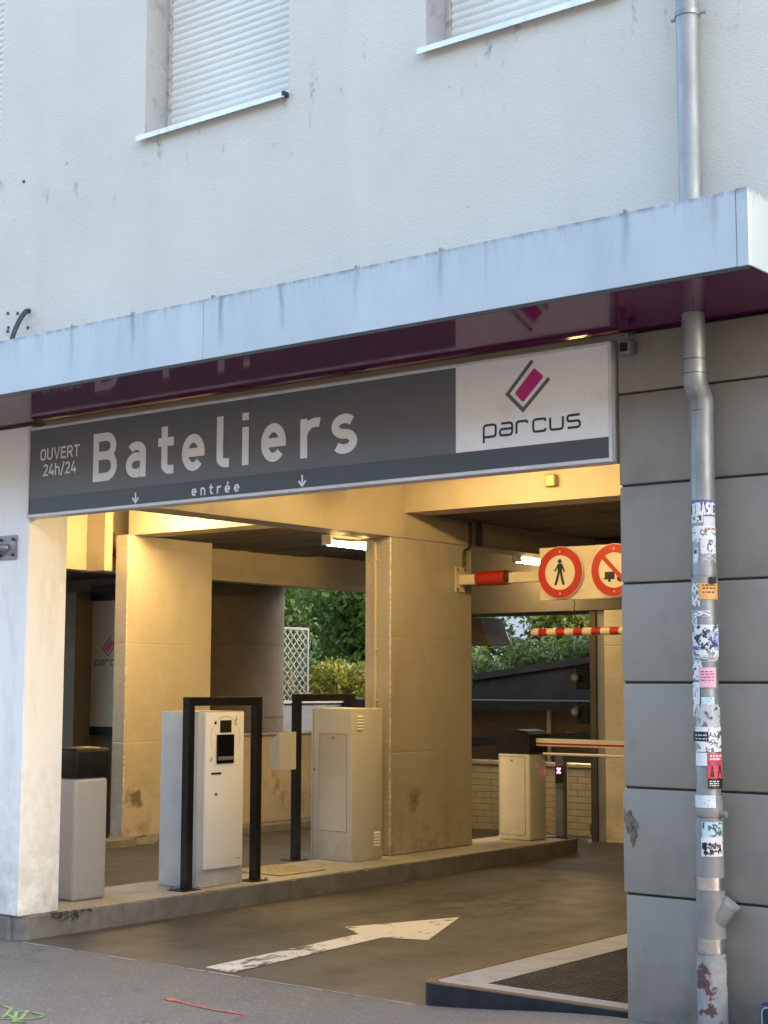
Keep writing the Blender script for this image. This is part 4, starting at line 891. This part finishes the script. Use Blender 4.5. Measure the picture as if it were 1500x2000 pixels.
# small devices on the facade
def cctv(label, x, y, z, s=1.):
    t = thing('security_camera', label, 'camera', (x, y, z)); MB().box(x - .05 * s, x + .05 * s, y - .05 * s, y + .05 * s, z - .07 * s, z + .04 * s, bev=.008, seg=2).build('housing', 'device_grey', t)
    MB().box(x - .035 * s, x + .035 * s, y - .053 * s, y - .0505 * s, z - .05 * s, z + .02 * s).build('glass', 'screen_black', t); MB().tube([(x, y, z + .04 * s), (x, y, z + .1 * s)], .014, 10).build('mount', 'device_grey', t)
cctv('small box on the grey wall at the sign corner under the canopy', .08, -.045, 3.39, .65)
t = thing('motion_sensor', 'small beige sensor box on the gold beam below the white sign end', 'sensor', (-3.47, 4.86, 3.4)); MB().box(-3.53, -3.42, 4.84, 4.904, 3.42, 3.53, bev=.008).build('housing', 'brass', t)
br_ = thing('wall_bracket', 'galvanised bracket plate with arm bolted on the white pillar', 'bracket', (-4.93, -.01, 2.6))
MB().box(-5.03, -4.835, -.014, -.001, 2.52, 2.69, bev=.002).build('plate', 'galvanised', br_)
for dx in (-5.0, -4.865):
    for dz in (2.55, 2.66): MB().drum((dx, -.014, dz), (0, -1, 0), .012, .014, 6).build('bolt', 'conduit_dark', br_)
MB().tube([(-4.93, -.014, 2.605), (-4.95, -.06, 2.603), (-5.4, -.09, 2.6)], .026, 14).build('arm', 'galvanised', br_)
cb = thing('wall_cable', 'black cable looping out of the upper wall above the canopy', 'cable', (-4.8, -.1, 4.2))
pts = [Vector((-4.68, -.085, 4.262)), Vector((-4.672, -.115, 4.255)), Vector((-4.685, -.15, 4.20)), Vector((-4.70, -.19, 4.10)), Vector((-4.69, -.23, 3.98)), Vector((-4.675, -.26, 3.80))]
sm_ = []
for i in range(len(pts) - 1):
    p0, p1, p2, p3 = pts[max(0, i - 1)], pts[i], pts[i + 1], pts[min(len(pts) - 1, i + 2)]
    for k in range(6):
        tt = k / 6; sm_.append(.5 * ((2 * p1) + (p2 - p0) * tt + (2 * p0 - 5 * p1 + 4 * p2 - p3) * tt ** 2 + (3 * p1 - p0 - 3 * p2 + p3) * tt ** 3))
MB().tube(sm_ + [pts[-1]], .017, 12).build('cable', 'rubber_black', cb)
for p in ((-4.915, 4.282), (-4.806, 4.266), (-4.904, 4.176), (-4.688, 4.146), (-4.91, 4.15), (-4.78, 5.225), (-4.68, 4.27)): MB().drum((p[0], YU - .0005, p[1]), (0, -1, 0), .012, .006, 9).build('drill_hole', 'rubber_black', cb)
bb = thing('blue_box', 'small navy blue box with pale outline at the foot of the grey wall', 'box', (1.1, -.2, 0))
MB().box(.85, 1.5, -.30, -.06, 0, .222, bev=.018, seg=3).build('body', 'blue_box', bb)
mb = MB(); Pb = face_y(-.3015); ribbon(mb, rpoly([(.866, 0.01), (.866, .208), (1.484, .208), (1.484, 0.01)], .03), .008, Pb); mb.build('edge_strip', 'blue_edge', bb)
mb = MB(); ribbon(mb, rpoly([(.905, .02), (.905, .17), (1.2, .17), (1.2, .02)], .035), .012, Pb); ribbon(mb, [(.925, .135), (1.1, .135)], .012, Pb); ribbon(mb, [(.925, .105), (1.1, .105)], .014, Pb); mb.build('print', 'pale_blue', bb)
# broken patch on the grey panels
pc = MB(); random.seed(21); ring = []
for i in range(44):
    a = 2 * math.pi * i / 44; k = 1 + .22 * math.sin(3 * a + 1) + .16 * math.sin(7 * a + 2) + random.uniform(-.1, .1)
    ring.append((max(.004, .035 + .036 * math.cos(a) * k + .03 * -math.sin(a)), .955 + .085 * math.sin(a) * k))
pc.add([(a, -.0035, b_) for a, b_ in ring], [tuple(range(len(ring)))]); pm('broken_render', (.15, .12, .085), .95, var=.5, vs=25, bmp=1., bs=50, bd=.02, dirt=(.11, .03, .02), ds=14, da=.9); pc.build('broken_patch', 'broken_render', pw)

# ================================================================== BEHIND THE GARAGE
bw = thing('brick_wall', 'low cream painted brick wall behind the parking barrier', 'wall', (-6.9, 8.95, -.1))
B(-8.6, -5.28, 8.955, 9.15, -.1, .69).build('mortar', 'mortar', bw)
brick_me = mesh_of(MB().box(-.108, .108, -.012, .05, -.034, .034, bev=.004), 'brick', 'brick_paint')
for r_ in range(10):
    for k in range(15):
        xb = -8.48 + k * .222 + (.111 if r_ % 2 else 0)
        if xb < -5.38: inst('brick', brick_me, (xb, 8.962, -.06 + r_ * .0755), bw)
B(-8.6, -5.28, 8.92, 9.2, .69, .73, bev=.005).build('coping', 'brick_paint', bw)
MB().extr([(-8.8, 9.3, .78), (-8.8, 9.3, .90), (-5.3, 9.3, 1.13), (-5.3, 9.3, 1.03)], (0, .06, 0)).build('dark_rail', 'powder_black', bw)
dj = thing('steel_door_frame', 'dark steel door frame left of the rear pier', 'frame', (-5.17, 8.55, -.1))
B(-5.27, -5.19, 8.52, 8.62, -.1, 2.495).build('jamb', 'conduit_dark', dj); B(-5.188, -5.075, 8.54, 8.64, -.1, 2.495).build('jamb', 'device_grey', dj)
eb = thing('exit_light', 'tiny lit exit light near the floor by the steel door frame', 'light', (-5.45, 8.85, 0)); B(-5.49, -5.33, 8.86, 8.91, -.06, .06).build('housing', 'conduit_dark', eb)
for xx in (-5.46, -5.37): B(xx, xx + .03, 8.857, 8.8595, -.02, .03).build('lens', 'exit_glow', eb)
rw = thing('ramp_wall', 'dark sloping concrete ramp wall below the hedge', 'wall', (-9.5, 14, 0))
MB().extr([(-15, 14, -.15), (-15, 14, 1.27), (-7.0, 14, 2.24), (-7.0, 14, -.15)], (0, .25, 0)).build('parapet', 'ramp_dark', rw)
MB().extr([(-15, 13.95, 1.20), (-15, 13.95, 1.30), (-7.0, 13.95, 2.27), (-7.0, 13.95, 2.17)], (0, .35, 0)).build('coping', 'ramp_dark', rw)
B(-14, -6.6, 12.2, 13.94, 1.28, 1.42).build('ramp_slab', 'ramp_dark', rw); B(-14, -6.6, 13.0, 13.2, -.15, 1.28).build('lower_wall', 'brown_wall', rw)
MB().tube([(-8.62, 12.95, .4), (-8.62, 12.95, 1.28)], .035, 10).build('drain', 'cream_paint', rw)
ts = thing('traffic_signal', 'dark signal post with two round lenses at the ramp mouth', 'signal', (-5.9, 9.55, -.15))
B(-5.86, -5.8, 9.55, 9.61, -.15, 2.1).build('post', 'powder_black', ts)
for zz in (1.72, 1.31):
    MB().box(-6.02, -5.82, 9.42, 9.549, zz - .12, zz + .14, bev=.02).build('head', 'powder_black', ts); MB().tube([(-5.98, 9.42, zz + .02), (-5.98, 9.34, zz + .02)], .06, 18).build('visor', 'rubber_black', ts); MB().disc((-5.98, 9.338, zz + .02), (1, 0, 0), (0, 0, 1), .04, 18).build('lens', 'device_grey', ts)
lw = thing('low_beige_wall', 'low beige painted wall behind the exit lane', 'wall', (-9.1, 7.3, 0)); MB().box(-9.2, -9.0, 6.16, 10.4, -.004, 1.03, bev=.006).build('wall', 'beige_paint', lw); MB().box(-9.22, -8.98, 6.17, 10.4, 1.031, 1.055, bev=.004).build('coping', 'island_top', lw)
gw = thing('grey_garden_wall', 'grey garden wall with pale coping in front of the trees', 'wall', (-12, 12, 0)); B(-12.2, -12, 9.6, 24, -.15, 1.36).build('wall', 'grey_wall', gw); B(-12.24, -11.96, 9.6, 24, 1.36, 1.4).build('coping', 'plat_concrete', gw)
cyl = thing('ramp_core', 'dark curved concrete wall of the spiral ramp', 'wall', (-12.2, 9.3, -.15))
mb = MB().tube([(-12.2, 9.3, -.15), (-12.2, 9.3, 4.5)], 1.17, 56); mb.build('drum', 'brown_wall', cyl)
MB().tube([(-12.2, 9.3, 1.18), (-12.2, 9.3, 1.195)], 1.178, 56).build('joint', 'dark_concrete', cyl); MB().tube([(-12.2, 9.3, 2.2), (-12.2, 9.3, 2.21)], 1.176, 56).build('joint', 'dark_concrete', cyl)
B(-14.5, -9.76, 4.4, 10.2, 3.1, 3.3).build('rear_ceiling', 'dark_concrete', bld)
bk = thing('back_wall', 'dark brown back wall of the exit lane', 'wall', (-13, 7.6, -.1)); B(-17, -11.0, 7.56, 7.75, -.1, 3.09).build('wall', 'brown_wall', bk); B(-17, -12.56, 7.2, 7.555, -.1, 2.9).build('pilaster', 'brown_wall', bk); B(-12.55, -11.4, 7.45, 7.555, 2.79, 2.99).build('black_top_box', 'powder_black', bk)  # last part: black box above the logo panel
pb = thing('logo_panel', 'pale panel with pink lozenge and parcus lettering in the dark gap', 'sign', (-12.1, 7.5, 1)); pm('panel_cream', (.44, .40, .32), .5, var=.04)
B(-12.56, -11.4, 7.5, 7.52, 1.07, 2.775).build('panel', 'panel_cream', pb); B(-12.56, -11.4, 7.49, 7.53, .95, 1.065).build('base_strip', 'powder_black', pb)
logo('rear', face_y(7.4985), -11.66, -1.10, 1.0, pb)
# trellis
tr = thing('trellis', 'grey lattice trellis standing behind the garden wall', 'trellis', (-13, 12, -.15))
YA, YB, ZA, ZZ = 11.2, 12.54, 1.3, 2.57
for a in ((YA, YA + .04, -.15, ZZ), (YB - .04, YB, -.15, ZZ)): B(-13.02, -12.98, a[0], a[1], a[2], a[3]).build('stile', 'trellis_grey', tr)
for a in ((ZA, ZA + .04), (ZZ - .04, ZZ)): B(-13.02, -12.98, YA + .041, YB - .041, a[0], a[1]).build('rail', 'trellis_grey', tr)
W_, H_ = YB - YA - .08, ZZ - ZA - .08
for s_ in (1, -1):
    d = -H_
    while d < W_:
        a0, a1 = max(0, d), min(W_, d + H_)
        if a1 - a0 > .05:
            f_ = (lambda a: (YA + .04 + (a if s_ > 0 else W_ - a), ZA + .04 + a - d)); p, q = f_(a0), f_(a1); dv = Vector((0, q[0] - p[0], q[1] - p[1])).normalized(); nv = Vector((0, -dv.z, dv.y)) * .011; xo = -13.005 if s_ > 0 else -12.996
            MB().extr([Vector((xo, *p)) - nv, Vector((xo, *p)) + nv, Vector((xo, *q)) + nv, Vector((xo, *q)) - nv], (.008, 0, 0)).build('slat', 'trellis_grey', tr)
        d += .15

# ------------------------------------------------------------------ plants
def leaves(name, centres, radii, count, size, mat, parent, seed, flat=.8):
    rng = np.random.default_rng(seed); C_ = np.array(centres, float); R_ = np.array(radii, float)
    idx = rng.choice(len(C_), count, p=(R_ ** 2) / (R_ ** 2).sum()); d = rng.normal(size=(count, 3)); d /= np.linalg.norm(d, axis=1)[:, None]
    pos = C_[idx] + d * (R_[idx] * rng.uniform(.35, 1.08, count) ** .6)[:, None] * np.array([1, 1, flat])
    a = rng.normal(size=(count, 3)); a /= np.linalg.norm(a, axis=1)[:, None]; b_ = np.cross(a, rng.normal(size=(count, 3))); b_ /= np.linalg.norm(b_, axis=1)[:, None]
    s = size * rng.uniform(.6, 1.35, count)[:, None]
    v = np.stack([pos - a * s, pos + b_ * s * .45, pos + a * s, pos - b_ * s * .45], 1).reshape(-1, 3)
    o_ = np.array(ORG.get(parent.name, Vector((0, 0, 0)))); v = v - o_
    me = bpy.data.meshes.new(name); me.vertices.add(len(v)); me.vertices.foreach_set('co', v.ravel().astype(np.float32))
    me.loops.add(count * 4); me.loops.foreach_set('vertex_index', np.arange(count * 4, dtype=np.int32)); me.polygons.add(count)
    me.polygons.foreach_set('loop_start', np.arange(0, count * 4, 4, dtype=np.int32)); me.polygons.foreach_set('loop_total', np.full(count, 4, np.int32))
    me.update(calc_edges=True); me.materials.append(MATS[mat]); o = bpy.data.objects.new(name, me); link(o, parent); return o
def tree(label, loc, h, spread, seed, mat, n=14000, leaf=.1, lean=(0, 0), trunk_r=.16, fork=.35):
    t = thing('leafy_tree', label, 'tree', loc); rnd = random.Random(seed); mb = MB(); tips = []; L0 = Vector(loc)
    def grow(p, d, ln, r, dep):
        pts = [p]; q = p; dd = d
        for k in range(4):
            dd = (dd + Vector((rnd.uniform(-.22, .22), rnd.uniform(-.22, .22), rnd.uniform(-.05, .15)))).normalized(); q = q + dd * ln / 4; pts.append(q)
        mb.tube(pts, [r * (1 - .1 * k) for k in range(5)], 8 if dep < 2 else 5, cap=False)
        if dep >= 3: tips.append(q); return
        if dep >= 1: tips.append(pts[2]); tips.append(q)
        for k in range(rnd.choice((3, 3, 4))):
            az = rnd.uniform(0, 6.28); nd = (dd * .75 + Vector((math.cos(az), math.sin(az), rnd.uniform(-.1, .5))) * .75).normalized()
            grow(pts[rnd.choice((3, 4))], nd, ln * rnd.uniform(.6, .8), r * .58, dep + 1)
    grow(L0, Vector((lean[0], lean[1], 1)).normalized(), h * fork, trunk_r, 0)
    mb.build('trunk', 'bark', t)
    leaves('crown', tips, [spread * rnd.uniform(.7, 1.25) for _ in tips], n, leaf, mat, t, seed)
    return t
tree('broad green tree with forked dark limbs behind the garden wall', (-15.6, 16.7, -.15), 5.2, .62, 5, 'leaf_green', 16000, .085, fork=.36)
tree('dark green tree left of the forked tree beyond the trellis', (-19.5, 17.5, -.15), 6.5, .95, 8, 'leaf_dark', 15000, .1, fork=.3)
tree('tall green tree far behind the garden wall', (-21.3, 22.5, -.15), 7.5, 1.05, 17, 'leaf_green', 16000, .1, fork=.3)
tree('yellowish green tree behind the hedge to the right', (-13.2, 21.8, -.15), 6.0, .7, 23, 'leaf_yellow', 9000, .08, fork=.32)
tree('thin green tree rising behind the hedge', (-13.4, 20.4, -.15), 6.2, .5, 29, 'leaf_green', 5000, .08, fork=.33)
tree('dark tree closing the view behind the garden', (-25, 25, -.15), 9, 1.4, 31, 'leaf_dark', 15000, .15, fork=.3)
def shrub(label, c, r, n, mat, seed, leaf=.05):
    t = thing('leafy_shrub', label, 'shrub', (c[0], c[1], -.15)); rnd = random.Random(seed); mb = MB(); tips = []
    for k in range(16):
        az, e = rnd.uniform(0, 6.28), rnd.uniform(.1, 1); tip = Vector((c[0] + math.cos(az) * r * e, c[1] + math.sin(az) * r * e, c[2] + rnd.uniform(-.5, .9) * r)); tips.append(tip)
        mb.tube([(c[0], c[1], -.15), ((c[0] + tip.x) / 2, (c[1] + tip.y) / 2, c[2] * .55), tip], [.03, .02, .008], 5, cap=False)
    mb.build('stems', 'bark', t); leaves('foliage', tips, [r * .42] * len(tips), n, leaf, mat, t, seed); return t
shrub('yellow-green shrub right of the trellis', (-13.0, 13.35, 1.45), .55, 2600, 'leaf_yellow', 3)
shrub('yellow-flecked shrub seen through the trellis', (-13.8, 12.6, 1.55), .5, 2200, 'leaf_yellow', 4)
shrub('dark bushy shrub behind the trellis', (-14.6, 13.2, 1.5), 1.0, 5000, 'leaf_dark', 9)
shrub('dark green shrub under the forked tree', (-13.6, 14.8, 1.2), .8, 4200, 'leaf_dark', 6)
# hedge along the ramp wall
hd = thing('hedge', 'dense green hedge trailing over the sloping ramp wall', 'hedge', (-9.5, 14.6, 0)); random.seed(6); cs, rs = [], []
for k in range(90):
    x_ = random.uniform(-14, -7.2); zt = 1.27 + (x_ + 15) / 8 * .97; cs.append((x_, random.uniform(14.0, 15.2), zt + random.uniform(.02, .34))); rs.append(random.uniform(.2, .36))
mb = MB().extr([(-14.5, 14.3, 1.0), (-14.5, 14.3, 1.4), (-7.0, 14.3, 2.3), (-7.0, 14.3, 1.6)], (0, 1.0, 0)); mb.build('inner_branches', 'bark', hd)
leaves('foliage', cs, rs, 16000, .045, 'leaf_hedge', hd, 7, .8)
# pale house behind the hedge
fh = thing('pale_house', 'pale house front seen between the hedge and the beam', 'house', (-26, 36, -.15))
FX0, FX1, FY = -32, -17, 36
B(FX0, FX1, FY, FY + 6, -.15, 12).build('wall', 'far_wall', fh)
for k in range(6):
    for zz in (1.0, 4.2, 7.4):
        xw = FX0 + .8 + k * 2.4; w = B(xw, xw + 1.1, FY - .06, FY - .001, zz, zz + 1.9).build('window', 'far_trim', fh); B(xw + .1, xw + .52, FY - .075, FY - .061, zz + .1, zz + 1.8).build('pane', 'far_glass', w); B(xw + .58, xw + 1.0, FY - .075, FY - .061, zz + .1, zz + 1.8).build('pane', 'far_glass', w)
B(FX0 - .2, FX1 + .2, FY - .25, FY + 6.2, 12, 12.3).build('roof', 'dark_concrete', fh)

# unseen houses added across the street, blocking low sky to deepen canopy shade
pm('house_brick', (.075, .065, .06), .85, var=.15, vs=2, bmp=.3, bs=20)
oh = thing('added_house_row', 'unseen row of brown houses added across the street to block low sky', 'house', (0, -24, 0))
B(-45, 45, -34, -24, -.1, 12.2).build('wall', 'house_brick', oh)
for k in range(30):
    for zz in (1.2, 4.4, 7.6):
        xw = -44 + k * 3.0; w = B(xw, xw + 1.2, -23.999, -23.94, zz, zz + 1.9).build('window', 'far_trim', oh); B(xw + .1, xw + 1.1, -23.9395, -23.92, zz + .1, zz + 1.8).build('pane', 'far_glass', w)
B(-45.3, 45.3, -34.3, -23.7, 12.2, 12.5).build('roof', 'dark_concrete', oh)
